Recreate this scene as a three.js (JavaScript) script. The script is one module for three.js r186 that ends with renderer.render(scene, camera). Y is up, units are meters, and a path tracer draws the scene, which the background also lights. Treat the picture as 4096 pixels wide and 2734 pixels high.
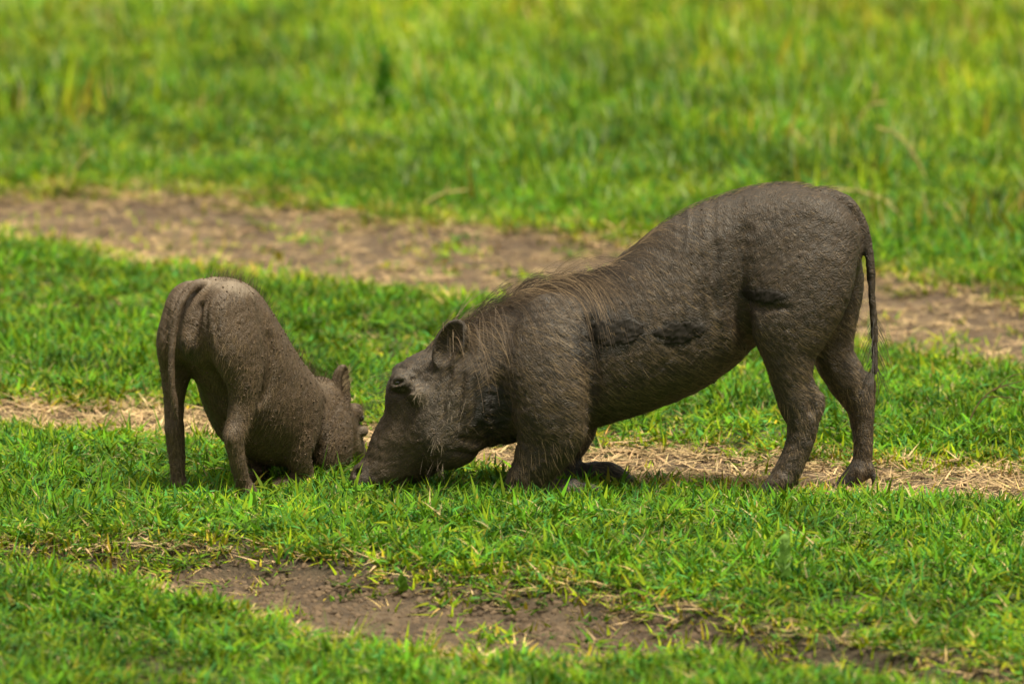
import * as THREE from 'three';
import { ImprovedNoise } from 'three/addons/math/ImprovedNoise.js';

// ---------------------------------------------------------------- camera, sky, sun, exposure
const scene = new THREE.Scene();
const PITCH = 9 * Math.PI / 180, DIST = 18, AIM = 0.336;
const camera = new THREE.PerspectiveCamera(4.988, 1.5, 0.5, 3000);
camera.position.set(0, AIM + DIST * Math.sin(PITCH), DIST * Math.cos(PITCH));
camera.lookAt(0, AIM, 0);
camera.focus = DIST - 0.18;
camera.userData.fStop = 3.3;
scene.add(camera);

const renderer = new THREE.WebGLRenderer({ antialias: true });
renderer.toneMapping = THREE.LinearToneMapping;
renderer.toneMappingExposure = 2.08;
renderer.shadowMap.enabled = true;

const noise3 = new ImprovedNoise();
const nz = (x, y, z = 0) => noise3.noise(x + 37.2, y + 11.7, z + 5.3);
function fbm(x, y, z, oct = 4) { let s = 0, a = 1, t = 0; for (let i = 0; i < oct; i++) { s += a * nz(x, y, z); t += a; x = x * 2.03 + 7.1; y = y * 2.03 + 3.7; z = z * 2.03 + 1.3; a *= 0.5; } return s / t; }
function rngOf(seed) { let a = seed >>> 0; return () => { a = (a + 0x6D2B79F5) >>> 0; let t = Math.imul(a ^ (a >>> 15), 1 | a); t = (t + Math.imul(t ^ (t >>> 7), 61 | t)) ^ t; return ((t ^ (t >>> 14)) >>> 0) / 4294967296; }; }
const clamp = (x, a = 0, b = 1) => Math.min(b, Math.max(a, x));
const mix = (a, b, t) => a + (b - a) * t;
const sstep = (a, b, x) => { const t = clamp((x - a) / (b - a)); return t * t * (3 - 2 * t); };

// bright even cloud cover
{
  const W = 512, H = 256, d = new Float32Array(W * H * 4);
  for (let j = 0; j < H; j++) for (let i = 0; i < W; i++) {
    const e = ((j + 0.5) / H - 0.5) * Math.PI, a = (i + 0.5) / W * 2 * Math.PI;
    const s = Math.max(0, Math.sin(e)), ca = Math.cos(a) * Math.cos(e), sa = Math.sin(a) * Math.cos(e);
    const c = 1 + 0.22 * fbm(ca * 2.2 + 4, Math.sin(e) * 4, sa * 2.2, 5);
    const L = 0.54 * (1 + 2 * s) / 3 * c, k = (j * W + i) * 4;
    d[k] = L * 1.05; d[k + 1] = L * 1.0; d[k + 2] = L * 0.84; d[k + 3] = 1;
  }
  const t = new THREE.DataTexture(d, W, H, THREE.RGBAFormat, THREE.FloatType);
  t.mapping = THREE.EquirectangularReflectionMapping; t.magFilter = THREE.LinearFilter; t.minFilter = THREE.LinearFilter; t.needsUpdate = true;
  scene.background = t; scene.environment = t;
}
const sun = new THREE.DirectionalLight(new THREE.Color(1, 0.93, 0.74), 3.7);
sun.position.set(2.6, 10, 2.7); sun.target.position.set(0, 0, 0);
sun.castShadow = true; sun.shadow.radius = 20;
sun.shadow.mapSize.set(2048, 2048);
Object.assign(sun.shadow.camera, { left: -4, right: 4, top: 8, bottom: -8, near: 0.1, far: 40 });
scene.add(sun, sun.target);

const tag = (o, label, category, group, kind) => { if (label) o.userData.label = label; if (category) o.userData.category = category; if (group) o.userData.group = group; if (kind) o.userData.kind = kind; return o; };
const shady = (o) => { o.castShadow = true; o.receiveShadow = true; return o; };

// ---------------------------------------------------------------- the ground: three wheel ruts crossing a grazed sward
// each rut: x, near edge z, far edge z
const RUTS = [
  { d: 0.045, p: [[-4, -7.0, -7.8], [-1.5, -4.12, -4.95], [-1.0, -3.62, -4.88], [-0.6, -3.25, -4.6], [-0.2, -2.9, -4.25], [0.2, -2.58, -3.95], [0.6, -2.3, -3.65], [0.95, -2.05, -3.25], [1.35, -1.75, -2.85], [4, 0.3, -0.6]] },
  { d: 0.014, p: [[-4, -2.6, -3.0], [-1.25, -0.88, -1.18], [-0.8, -0.76, -1.02], [-0.36, -0.5, -0.8], [0.17, -0.12, -0.55], [0.64, -0.02, -0.36], [1.18, 0.28, -0.16], [4, 1.7, 1.3]] },
  { d: 0.06, p: [[-4, 0.2, 0.05], [-1.15, 0.95, 0.9], [-0.85, 1.12, 0.92], [-0.59, 1.42, 0.92], [-0.45, 1.62, 1.04], [-0.25, 1.82, 1.2], [0.05, 1.94, 1.32], [0.25, 1.92, 1.42], [0.42, 1.92, 1.66], [0.65, 2.12, 1.95], [0.85, 2.25, 2.05], [1.1, 2.3, 2.25], [4, 4.5, 4.4]] },
];
function rutAt(r, x) {
  const p = r.p; let i = 0; while (i < p.length - 2 && x > p[i + 1][0]) i++;
  const t = clamp((x - p[i][0]) / (p[i + 1][0] - p[i][0])), n = mix(p[i][1], p[i + 1][1], t), f = mix(p[i][2], p[i + 1][2], t);
  return [(n + f) / 2, (n - f) / 2];
}
// signed depth into a rut's bare strip: above 0 inside, below 0 outside (about metres)
function inRut(k, x, z) {
  const [c, h] = rutAt(RUTS[k], x);
  return h - Math.abs(z - c) + 0.10 * fbm(x * 2.1, z * 2.1, k * 9, 3) + 0.05 * nz(x * 11, z * 11, k * 5 + 2);
}
function bare(x, z) { return Math.max(inRut(0, x, z), inRut(1, x, z), inRut(2, x, z)); }
function heightAt(x, z) {
  let h = 0;
  for (let k = 0; k < 3; k++) { const [c, w] = rutAt(RUTS[k], x); h -= RUTS[k].d * (1 - sstep(w * 0.55, w + 0.16, Math.abs(z - c))); }
  const calm = sstep(0.5, 1.6, Math.abs(z)) ;
  h += calm * 0.03 * fbm(x * 0.7, z * 0.7, 3, 3);
  h += 0.010 * fbm(x * 5, z * 5, 8, 3) * (0.35 + 0.65 * calm);
  h += 0.022 * sstep(1.0, 0.3, Math.hypot((x - 0.3) / 2.4, z - 0.75)) * sstep(0.25, 0.6, z);       // low bank in front of the animals
  h += 0.10 * sstep(-4.5, -10, z) * 0.6;
  return h;
}
function fineSoil(x, z, b) { return (0.011 * fbm(x * 20, z * 20, 4, 3) + 0.009 * Math.max(0, nz(x * 44, z * 44, 9) - 0.12)) * sstep(-0.06, 0.05, b); }

function grainTexture(size, seed, colour) {
  const r = rngOf(seed), c = new Uint8Array(size * size * 4), b = new Uint8Array(size * size * 4);
  const per = (x, y, f, s) => { const a = x / size * 2 * Math.PI, q = y / size * 2 * Math.PI; return nz(Math.cos(a) * f + s, Math.sin(a) * f + Math.cos(q) * f, Math.sin(q) * f + s); };
  for (let j = 0; j < size; j++) for (let i = 0; i < size; i++) {
    const n = 0.5 * per(i, j, 6, seed) + 0.3 * per(i, j, 19, seed + 3) + 0.25 * per(i, j, 47, seed + 7) + 0.22 * (r() - 0.5);
    const k = (j * size + i) * 4, v = clamp(0.5 + n * 0.7);
    for (let m = 0; m < 3; m++) { c[k + m] = 255 * clamp(colour[m] * (0.72 + 0.5 * v)); b[k + m] = 255 * v; }
    c[k + 3] = b[k + 3] = 255;
  }
  const make = (d, srgb) => { const t = new THREE.DataTexture(d, size, size); t.wrapS = t.wrapT = THREE.RepeatWrapping; t.magFilter = THREE.LinearFilter; t.minFilter = THREE.LinearMipmapLinearFilter; t.generateMipmaps = true; if (srgb) t.colorSpace = THREE.SRGBColorSpace; t.needsUpdate = true; return t; };
  return [make(c, true), make(b, false)];
}

{
  const axis = (lo, hi, step, far) => { const a = []; for (let v = lo; v <= hi + 1e-6; v += step) a.push(v); let s = step, l = lo, h = hi; const A = [], B = []; while (h < far) { s *= 1.45; h += s; l -= s; B.push(h); A.unshift(l); } return [...A, ...a, ...B]; };
  const xs = axis(-2.3, 2.3, 0.018, 900), zs = axis(-10.5, 2.9, 0.018, 900);
  const nx = xs.length, nzv = zs.length, P = new Float32Array(nx * nzv * 3), C = new Float32Array(nx * nzv * 3), U = new Float32Array(nx * nzv * 2), I = [];
  const soil = [0.112, 0.073, 0.042], pale = [0.185, 0.128, 0.075], humus = [0.060, 0.044, 0.022], sward = [0.050, 0.085, 0.016];
  for (let j = 0; j < nzv; j++) for (let i = 0; i < nx; i++) {
    const x = xs[i], z = zs[j], k = j * nx + i, near = Math.abs(x) < 4 && z > -13 && z < 4;
    const b = near ? bare(x, z) : -1, h = near ? heightAt(x, z) + fineSoil(x, z, b) : heightAt(clamp(x, -4, 4), clamp(z, -13, 4)) + 0.4 * fbm(x * 0.02, z * 0.02, 1, 3) * sstep(6, 60, Math.hypot(x, z));
    P.set([x, h, z], k * 3); U.set([x, z], k * 2);
    const m = sstep(-0.05, 0.03, b), q = sstep(-0.25, 0.35, fbm(x * 6, z * 6, 2, 3)), o = near ? sstep(0, 1, Math.max(Math.abs(x) - 2.6, -11 - z, z - 3) / 1.0) : 1;
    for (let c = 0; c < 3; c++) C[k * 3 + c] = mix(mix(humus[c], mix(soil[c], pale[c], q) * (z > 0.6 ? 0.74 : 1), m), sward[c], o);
  }
  for (let j = 0; j < nzv - 1; j++) for (let i = 0; i < nx - 1; i++) { const a = j * nx + i, b = a + 1, c = a + nx, d = c + 1; I.push(a, c, b, b, c, d); }
  const g = new THREE.BufferGeometry();
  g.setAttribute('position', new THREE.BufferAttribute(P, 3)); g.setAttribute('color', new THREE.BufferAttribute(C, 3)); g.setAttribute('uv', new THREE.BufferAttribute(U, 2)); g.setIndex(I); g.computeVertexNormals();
  const [map, bump] = grainTexture(512, 5, [0.86, 0.85, 0.84]);
  map.repeat.set(1.3, 1.3); bump.repeat.set(1.3, 1.3);
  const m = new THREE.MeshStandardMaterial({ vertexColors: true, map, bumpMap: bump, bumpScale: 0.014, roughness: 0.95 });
  const ground = shady(new THREE.Mesh(g, m)); ground.name = 'ground'; tag(ground, 'brown earth with three wheel ruts under the grass', 'ground', null, 'structure'); scene.add(ground);
}

// ---------------------------------------------------------------- grass
// one blade: a bent, tapering ribbon with a shallow fold
function blade(out, r, o) {
  const { len, wid, lean, curl, yaw, at, col } = o, n = o.seg || 4;
  const dx = Math.cos(yaw), dz = Math.sin(yaw), sx = -dz, sz = dx, tw = (r() - 0.5) * 1.2;
  let x = at[0], y = at[1], z = at[2], ang = lean, base = out.p.length / 3;
  for (let i = 0; i <= n; i++) {
    const t = i / n, w = wid * 0.5 * (i === n ? 0.06 : Math.pow(1 - t, 0.55) * (0.75 + 0.5 * Math.sin(Math.PI * Math.min(1, t * 1.4 + 0.15)))), ct = Math.cos(tw * t), st = Math.sin(tw * t);
    const nxv = Math.cos(ang) * dx, nyv = -Math.sin(ang), nzv = Math.cos(ang) * dz;      // blade face normal
    const ex = sx * ct + nxv * st, ey = nyv * st, ez = sz * ct + nzv * st;
    out.p.push(x + ex * w, y + ey * w, z + ez * w, x - ex * w, y - ey * w, z - ez * w);
    out.c.push(...col, ...col);
    if (i < n) { const s = len / n; x += dx * Math.sin(ang) * s; y += Math.cos(ang) * s; z += dz * Math.sin(ang) * s; ang += curl / n; }
    if (i) { const a = base + (i - 1) * 2; out.i.push(a, a + 1, a + 2, a + 1, a + 3, a + 2); }
  }
}
function build(out) {
  const g = new THREE.BufferGeometry();
  g.setAttribute('position', new THREE.Float32BufferAttribute(out.p, 3)); g.setAttribute('color', new THREE.Float32BufferAttribute(out.c, 3)); g.setIndex(out.i); g.computeVertexNormals();
  return g;
}
const empty = () => ({ p: [], c: [], i: [] });
const vary = (c, r, s = 0.42) => { const k = 1 + (r() - 0.5) * 2 * s; return c.map((v) => v * k * (1 + (r() - 0.5) * 0.12)); };
const GREEN = [0.091, 0.192, 0.006], LIME = [0.205, 0.265, 0.007], TEAL = [0.060, 0.182, 0.030], STRAW = [0.42, 0.30, 0.125], YELLOW = [0.30, 0.24, 0.02];
function pick(r, table) { let s = r(); for (const [w, c] of table) { s -= w; if (s <= 0) return c; } return table[0][1]; }
function tuft(seed, n, o) {
  const r = rngOf(seed), out = empty();
  for (let i = 0; i < n; i++) {
    const a = r() * 6.283, d = Math.sqrt(r()) * o.rad, yaw = a + (r() - 0.5) * 2.2, col = pick(r, o.table);
    blade(out, r, { len: o.len * (0.55 + 0.75 * r()), wid: o.wid * (0.7 + 0.6 * r()) * (col === STRAW ? 0.55 : 1), lean: o.flat && r() < o.flat ? 0.85 + 0.95 * r() : o.lean * (0.2 + r()), curl: o.curl * (r() * 1.4 - 0.15), yaw, at: [Math.cos(a) * d, -0.004 + (o.rise || 0) * r() * r(), Math.sin(a) * d], col: vary(col, r), seg: o.seg });
  }
  return build(out);
}
const bladeLook = (o) => new THREE.MeshPhysicalMaterial({ vertexColors: true, side: THREE.DoubleSide, roughness: 0.95, transmission: 0.32, thickness: 0, specularIntensity: 0.22, clearcoat: 0.03, clearcoatRoughness: 0.4, ...o });
const grassMat = bladeLook({}), strawMat = bladeLook({ transmission: 0.12, clearcoat: 0 });

function scatter(group, name, variants, mat, spots, tint) {
  const lists = variants.map(() => []);
  spots.forEach((s, i) => lists[s.v % variants.length].push(s));
  const m = new THREE.Matrix4(), q = new THREE.Quaternion(), e = new THREE.Euler(), p = new THREE.Vector3(), sc = new THREE.Vector3(), col = new THREE.Color();
  lists.forEach((l, k) => {
    if (!l.length) return;
    const im = shady(new THREE.InstancedMesh(variants[k], mat, l.length)); im.name = k ? name + '_' + String(k).padStart(3, '0') : name; im.userData.kind = 'stuff';
    l.forEach((s, i) => { q.setFromEuler(e.set(s.tx || 0, s.yaw, s.tz || 0)); m.compose(p.set(s.x, s.y, s.z), q, sc.set(s.s, s.h || s.s, s.s)); im.setMatrixAt(i, m); im.setColorAt(i, tint(s, col)); });
    group.add(im);
  });
}
const stuffGroup = (name, label, cat) => { const g = new THREE.Group(); g.name = name; tag(g, label, cat, null, 'stuff'); scene.add(g); return g; };

{
  const r = rngOf(101), mixS = [[0.47, GREEN], [0.20, TEAL], [0.20, LIME], [0.06, YELLOW], [0.07, STRAW]], mixT = [[0.36, GREEN], [0.11, TEAL], [0.46, LIME], [0.03, YELLOW], [0.04, [0.27, 0.31, 0.13]]], mixD = [[0.27, LIME], [0.38, STRAW], [0.24, YELLOW], [0.11, GREEN]];
  const shortV = [], tallV = [], edgeV = [];
  for (let k = 0; k < 7; k++) shortV.push(tuft(200 + k, 22, { rad: 0.025, len: 0.037, wid: 0.0052, lean: 0.95, curl: 1.2, flat: 0.6, rise: 0.026, table: mixS }));
  for (let k = 0; k < 7; k++) tallV.push(tuft(300 + k, 13, { rad: 0.035, len: 0.115, wid: 0.0074, lean: 0.7, curl: 1.5, flat: 0.48, rise: 0.06, table: mixT, seg: 5 }));
  for (let k = 0; k < 5; k++) edgeV.push(tuft(400 + k, 9, { rad: 0.024, len: 0.032, wid: 0.0048, lean: 1.15, curl: 0.7, table: mixD }));
  const S = [], T = [], E = [];
  const step = 0.0195;
  for (let z = 2.75; z > -5.4; z -= step) {
    const half = 2.15 + 0.075 * (2.75 - z) * 0.6;
    for (let x = -half; x < half; x += step) {
      const X = x + (r() - 0.5) * step * 1.6, Z = z + (r() - 0.5) * step * 1.6, b = bare(X, Z);
      const cover = 0.6 * fbm(X * 3.1, Z * 3.1, 12, 3) + 0.55 * nz(X * 10, Z * 7, 13), dry = sstep(Z < -1.5 ? -0.45 : -0.30, -0.02, b - 0.12 * cover);
      let dens = 1 - sstep(-0.07, 0.03, b + 0.07 * nz(X * 14, Z * 14, 3));
      dens *= mix(1, 0.7, dry);
      if (b > -0.02) dens = Math.max(dens, 0.035 + 0.10 * sstep(0.1, 0.4, nz(X * 4, Z * 4, 31)));
      if (r() > dens) continue;
      const y = heightAt(X, Z) + fineSoil(X, Z, b), lush = clamp(0.5 + 1.1 * fbm(X * 1.7, Z * 1.7, 22, 3) + 0.9 * nz(X * 9, Z * 6.5, 23));
      if (r() > 0.25 + 1.2 * lush) continue;
      const spot = { x: X, y, z: Z, tx: (r() - 0.5) * 0.9, tz: (r() - 0.5) * 0.9, yaw: r() * 6.283, v: Math.floor(r() * 70), dry, cover, lush };
      if (r() < dry * 0.72) { spot.s = 0.8 + 0.5 * r(); E.push(spot); }
      else {
        spot.s = 0.75 + 0.6 * r();
        let k = mix(0.5, 1.15, lush) * mix(1, 0.6, dry);
        if (Z > 0.12 && Z < 1.0) k *= 1.05;
        if (X > 0.42 && Z < 0.22 && Z > -0.5) k *= 0.6;
        if (Z > 1.7) k *= 1.0;                      // taller sward nearest the camera
        if (Z < -1.0) k *= 1.1;
        spot.h = spot.s * k * (0.8 + 0.4 * r()); S.push(spot);
      }
    }
  }
  const stepT = 0.031;
  for (let z = -1.0; z > -11.6; z -= stepT) {
    const half = 2.3 + 0.06 * -z;
    for (let x = -half; x < half; x += stepT) {
      const X = x + (r() - 0.5) * stepT * 1.7, Z = z + (r() - 0.5) * stepT * 1.7, [c, h] = rutAt(RUTS[0], X), past = (c - h) - Z;     // metres beyond the far edge of the far rut
      if (past < -0.05 || bare(X, Z) > -0.05) continue;
      const lush = clamp(0.5 + 1.0 * fbm(X * 1.1, Z * 1.1, 40, 3) + 1.0 * nz(X * 5.5, Z * 3.2, 41)), dry = sstep(0.55, 0.0, past) * 0.75;
      if (r() < dry || r() > 0.5 + 0.8 * lush) continue;
      const s = mix(0.45, 1.0, sstep(0.0, 1.6, past)) * (0.85 + 0.35 * r());
      T.push({ x: X, y: heightAt(X, Z), z: Z, tx: (r() - 0.5) * 0.6, tz: (r() - 0.5) * 0.6, yaw: r() * 6.283, v: Math.floor(r() * 70), s, h: s * mix(0.42, 1.1, lush), dry, cover: 0.85 * fbm(X * 1.4, Z * 1.4, 50, 3) + 0.6 * nz(X * 6, Z * 4, 51), lush, far: sstep(0.8, 5, past) });
    }
  }
  const longV = []; for (let k = 0; k < 5; k++) longV.push(tuft(450 + k, 4, { rad: 0.012, len: 0.075, wid: 0.0044, lean: 0.75, curl: 1.5, table: [[0.5, GREEN], [0.2, TEAL], [0.17, LIME], [0.13, STRAW]], seg: 5 }));
  const G = [];
  for (let i = 0; i < 9000; i++) { const X = mix(-1.6, 1.6, r()), Z = mix(2.6, -3.2, r()), b = bare(X, Z); if (b > -0.03 || r() > 0.35 + 0.9 * nz(X * 4, Z * 4, 77) || (X > 0.42 && Z < 0.2 && Z > -0.5)) continue; const sz = 0.6 + 0.55 * r(); G.push({ x: X, y: heightAt(X, Z), z: Z, tx: (r() - 0.5) * 0.7, tz: (r() - 0.5) * 0.7, yaw: r() * 6.283, v: Math.floor(r() * 50), s: sz, h: sz, dry: 0, cover: (r() - 0.5) * 0.5, lush: r() }); }
  for (let i = 0; i < 30000; i++) {               // thinner cover further out, past the sides of the view
    const X = (r() - 0.5) * 14, Z = mix(4.5, -20, r()), inside = Z > -5.2 ? Math.abs(X) < 2.1 + 0.045 * (2.75 - Z) && Z < 2.75 : Z > -11.5 && Math.abs(X) < 2.3 + 0.06 * -Z;
    if (inside || bare(clamp(X, -4, 4), Z) > -0.08) continue;
    const [c, h] = rutAt(RUTS[0], X), past = (c - h) - Z, sz = (past > 0 ? 1.25 : 0.75) * (0.8 + 0.6 * r());
    T.push({ x: X, y: heightAt(clamp(X, -4, 4), clamp(Z, -13, 4)), z: Z, tx: (r() - 0.5) * 0.8, tz: (r() - 0.5) * 0.8, yaw: r() * 6.283, v: Math.floor(r() * 70), s: sz * 1.5, h: sz * (past > 0 ? 1 : 0.6), dry: 0, cover: (r() - 0.5) * 0.6, lush: r(), far: past > 0 ? 0.8 : 0 });
  }
  for (let i = 0; i < 26000; i++) {               // straw-coloured fringe of the far rut and dead tufts in the tall field
    const X = mix(-2.2, 2.4, r()), Z = mix(-1.6, -9.5, r()), b0 = inRut(0, X, Z), fringe = b0 > -0.42 && b0 < 0.03, [c, h] = rutAt(RUTS[0], X);
    const p = fringe ? 0.32 * sstep(-0.42, -0.08, b0) : c - h - Z > 0.3 ? 0.16 * sstep(0.12, 0.45, nz(X * 2.2, Z * 1.6, 88) + 0.12 * X) : 0;
    if (r() > p) continue;
    const sz = fringe ? 0.9 + 0.8 * r() : 1.6 + 1.5 * r(); E.push({ x: X, y: heightAt(X, Z), z: Z, tx: (r() - 0.5) * 0.8, tz: (r() - 0.5) * 0.8, yaw: r() * 6.283, v: Math.floor(r() * 70), s: sz, h: sz * (fringe ? 0.9 : 2.8) });
  }
  console.log('tufts', S.length, T.length, E.length);
  const tint = (s, c) => {
    let k = 0.98 + 0.9 * s.cover + (r() - 0.5) * 0.45; const w = clamp((s.far || 0) * 0.6 + (0.5 - s.lush) * 0.6 + s.dry * 0.6 + 0.25 * s.cover + (r() - 0.5) * 0.45);
    k *= mix(1, 1.22, s.far || 0);
    return c.setRGB(k * mix(0.85, 1.42, w), k * mix(1.0, 1.16, w), k * mix(1.15, 0.7, w));
  };
  scatter(stuffGroup('short_grass', 'short grazed green grass around the two warthogs', 'grass'), 'grass_tuft', shortV, grassMat, S, tint);
  scatter(stuffGroup('stray_grass', 'longer stray blades standing out of the short sward', 'grass'), 'stray_blades', longV, grassMat, G, tint);
  scatter(stuffGroup('tall_grass', 'taller blurred bright green grass behind the far rut', 'grass'), 'tall_grass_tuft', tallV, grassMat, T, tint);
  scatter(stuffGroup('dry_grass', 'yellowing cropped grass fringing the bare ruts', 'grass'), 'dry_grass_tuft', edgeV, strawMat, E, (s, c) => { const k = 0.95 + 0.5 * r(); return c.setRGB(k, k, k); });

  // flattened straw lying along the ruts
  const strawV = [];
  for (let k = 0; k < 6; k++) {
    const q = rngOf(500 + k), out = empty();
    for (let i = 0; i < 5; i++) { const a = q() * 6.283, d = q() * 0.03; blade(out, q, { len: 0.03 + 0.06 * q(), wid: 0.0026 + 0.002 * q(), lean: 1.35 + 0.25 * q(), curl: (q() - 0.5) * 0.5, yaw: q() * 6.283, at: [Math.cos(a) * d, 0.002 + 0.004 * q(), Math.sin(a) * d], col: vary([0.44, 0.315, 0.165], q, 0.35), seg: 3 }); }
    strawV.push(build(out));
  }
  const L = [];
  for (let i = 0; i < 90000; i++) {
    const X = (r() - 0.5) * 4.2, Z = mix(2.2, -6.2, r()), b = bare(X, Z);
    const b1 = inRut(1, X, Z), b0 = inRut(0, X, Z), patch = sstep(-0.25, 0.35, fbm(X * 3, Z * 3, 60, 3));
    let w = sstep(Z < -1.5 ? -0.4 : -0.2, -0.02, b) * (1 - 0.82 * sstep(0.0, 0.14, b)) * 0.85;
    if (b1 > -0.06) w = Math.max(w, 0.75 * patch + 0.15);
    if (b0 > -0.04) w = Math.max(w, 0.22 * patch * patch + 0.03);
    if (inRut(2, X, Z) > -0.1) w *= 0.10;
    if (r() > w) continue;
    L.push({ x: X, y: heightAt(X, Z) + fineSoil(X, Z, b), z: Z, yaw: r() * 6.283, tx: (r() - 0.5) * 0.3, tz: (r() - 0.5) * 0.3, v: Math.floor(r() * 60), s: (b0 > -0.3 ? 0.45 : 0.65) + 0.6 * r() });
  }
  scatter(stuffGroup('straw_litter', 'pale flattened straw lying in and beside the ruts', 'straw'), 'straw', strawV, strawMat, L, (s, c) => { const k = 0.65 + 0.6 * r(); return c.setRGB(k, k, k); });

  // crumbs of earth in the ruts
  const crumbV = [];
  for (let k = 0; k < 3; k++) { const g = new THREE.IcosahedronGeometry(1, 1), p = g.attributes.position; for (let i = 0; i < p.count; i++) { const v = new THREE.Vector3().fromBufferAttribute(p, i), d = 1 + 0.45 * nz(v.x * 1.6 + k * 9, v.y * 1.6, v.z * 1.6); p.setXYZ(i, v.x * d, v.y * d * 0.7, v.z * d); } g.computeVertexNormals(); crumbV.push(g); }
  const K = [];
  for (let i = 0; i < 42000; i++) { const X = (r() - 0.5) * 4, Z = mix(2.4, -5.6, r()), b = bare(X, Z); if (b < -0.03 || r() > 0.5) continue; const s = 0.0028 + 0.010 * Math.pow(r(), 5); K.push({ x: X, y: heightAt(X, Z) + fineSoil(X, Z, b), z: Z, yaw: r() * 6.283, tx: r(), v: Math.floor(r() * 30), s }); }
  for (let i = 0; i < 30000; i++) { const X = mix(-1.3, 1.3, r()), Z = mix(0.8, 2.45, r()), b = bare(X, Z); if (b < -0.05) continue; const s = 0.0018 + 0.0075 * Math.pow(r(), 4) + (r() < 0.012 ? 0.008 : 0); K.push({ x: X, y: heightAt(X, Z) + fineSoil(X, Z, b), z: Z, yaw: r() * 6.283, tx: r(), v: Math.floor(r() * 30), s }); }
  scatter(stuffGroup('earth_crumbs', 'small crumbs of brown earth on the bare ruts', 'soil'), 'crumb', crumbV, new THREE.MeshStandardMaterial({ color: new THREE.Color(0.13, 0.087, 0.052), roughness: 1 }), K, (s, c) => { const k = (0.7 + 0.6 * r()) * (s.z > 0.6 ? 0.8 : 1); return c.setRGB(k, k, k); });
}

// ---------------------------------------------------------------- bodies: fields of tapered bones, meshed by surface nets (lengths in millimetres)
function catmull(nodes, sub) {
  const out = [], n = nodes.length, g = (i) => nodes[clamp(i, 0, n - 1)];
  for (let i = 0; i < n - 1; i++) for (let s = 0; s < sub; s++) {
    const t = s / sub, a = g(i - 1), b = g(i), c = g(i + 1), d = g(i + 2);
    out.push(b.map((_, k) => 0.5 * (2 * b[k] + (c[k] - a[k]) * t + (2 * a[k] - 5 * b[k] + 4 * c[k] - d[k]) * t * t + (3 * b[k] - a[k] - 3 * c[k] + d[k]) * t * t * t)));
  }
  out.push(nodes[n - 1]); return out;
}
// nodes: [x, y, z, radius in the plane, radius across]
function chain(nodes, k, o = {}) {
  const l = o.lat || [0, 0, 1], ns = catmull(nodes.map((n) => [n[0], n[1] + (o.dy || 0), n[2], n[3], n[4] ?? n[3]]), o.sub || 4), segs = [];
  for (let i = 0; i < ns.length - 1; i++) { const a = ns[i], b = ns[i + 1]; segs.push({ a, b, l, c: [(a[0] + b[0]) / 2, (a[1] + b[1]) / 2, (a[2] + b[2]) / 2], R: Math.hypot(a[0] - b[0], a[1] - b[1], a[2] - b[2]) / 2 + Math.max(a[3], a[4], b[3], b[4]) }); }
  return { segs, k, cut: o.cut };
}
function blob(c, r, k, o = {}) {      // ellipsoid with optional axes
  const ax = o.ax || [1, 0, 0], ay = o.ay || [0, 1, 0], az = [ax[1] * ay[2] - ax[2] * ay[1], ax[2] * ay[0] - ax[0] * ay[2], ax[0] * ay[1] - ax[1] * ay[0]];
  return { segs: [{ e: r, ax, ay, az, c, R: Math.max(...r) }], k, cut: o.cut };
}
function segDist(s, x, y, z) {
  if (s.e) {
    const dx = x - s.c[0], dy = y - s.c[1], dz = z - s.c[2];
    const u = dx * s.ax[0] + dy * s.ax[1] + dz * s.ax[2], v = dx * s.ay[0] + dy * s.ay[1] + dz * s.ay[2], w = dx * s.az[0] + dy * s.az[1] + dz * s.az[2];
    const a = u / s.e[0], b = v / s.e[1], c = w / s.e[2], k0 = Math.sqrt(a * a + b * b + c * c), k1 = Math.sqrt((a / s.e[0]) ** 2 + (b / s.e[1]) ** 2 + (c / s.e[2]) ** 2);
    return k0 < 1e-5 ? -Math.min(...s.e) : k0 * (k0 - 1) / k1;
  }
  const a = s.a, b = s.b, bx = b[0] - a[0], by = b[1] - a[1], bz = b[2] - a[2], px = x - a[0], py = y - a[1], pz = z - a[2];
  const t = clamp((px * bx + py * by + pz * bz) / (bx * bx + by * by + bz * bz + 1e-9));
  const dx = px - bx * t, dy = py - by * t, dz = pz - bz * t, l = dx * s.l[0] + dy * s.l[1] + dz * s.l[2];
  const e = Math.sqrt(Math.max(0, dx * dx + dy * dy + dz * dz - l * l)), A = a[3] + (b[3] - a[3]) * t, B = a[4] + (b[4] - a[4]) * t;
  const k0 = Math.sqrt((e / A) ** 2 + (l / B) ** 2), k1 = Math.sqrt((e / (A * A)) ** 2 + (l / (B * B)) ** 2);
  return k0 < 1e-5 ? -Math.min(A, B) : k0 * (k0 - 1) / k1;
}
function fieldOf(parts) {
  return (x, y, z) => {
    let D = 1e3;
    for (const p of parts) {
      let d = 1e3;
      for (const s of p.segs) { const v = segDist(s, x, y, z); if (v < d) d = v; }
      if (p.cut) { const h = Math.max(p.k - Math.abs(-d - D), 0) / p.k; D = Math.max(D, -d) + h * h * p.k * 0.25; }
      else { const h = Math.max(p.k - Math.abs(d - D), 0) / p.k; D = Math.min(D, d) - h * h * p.k * 0.25; }
    }
    return D;
  };
}
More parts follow.
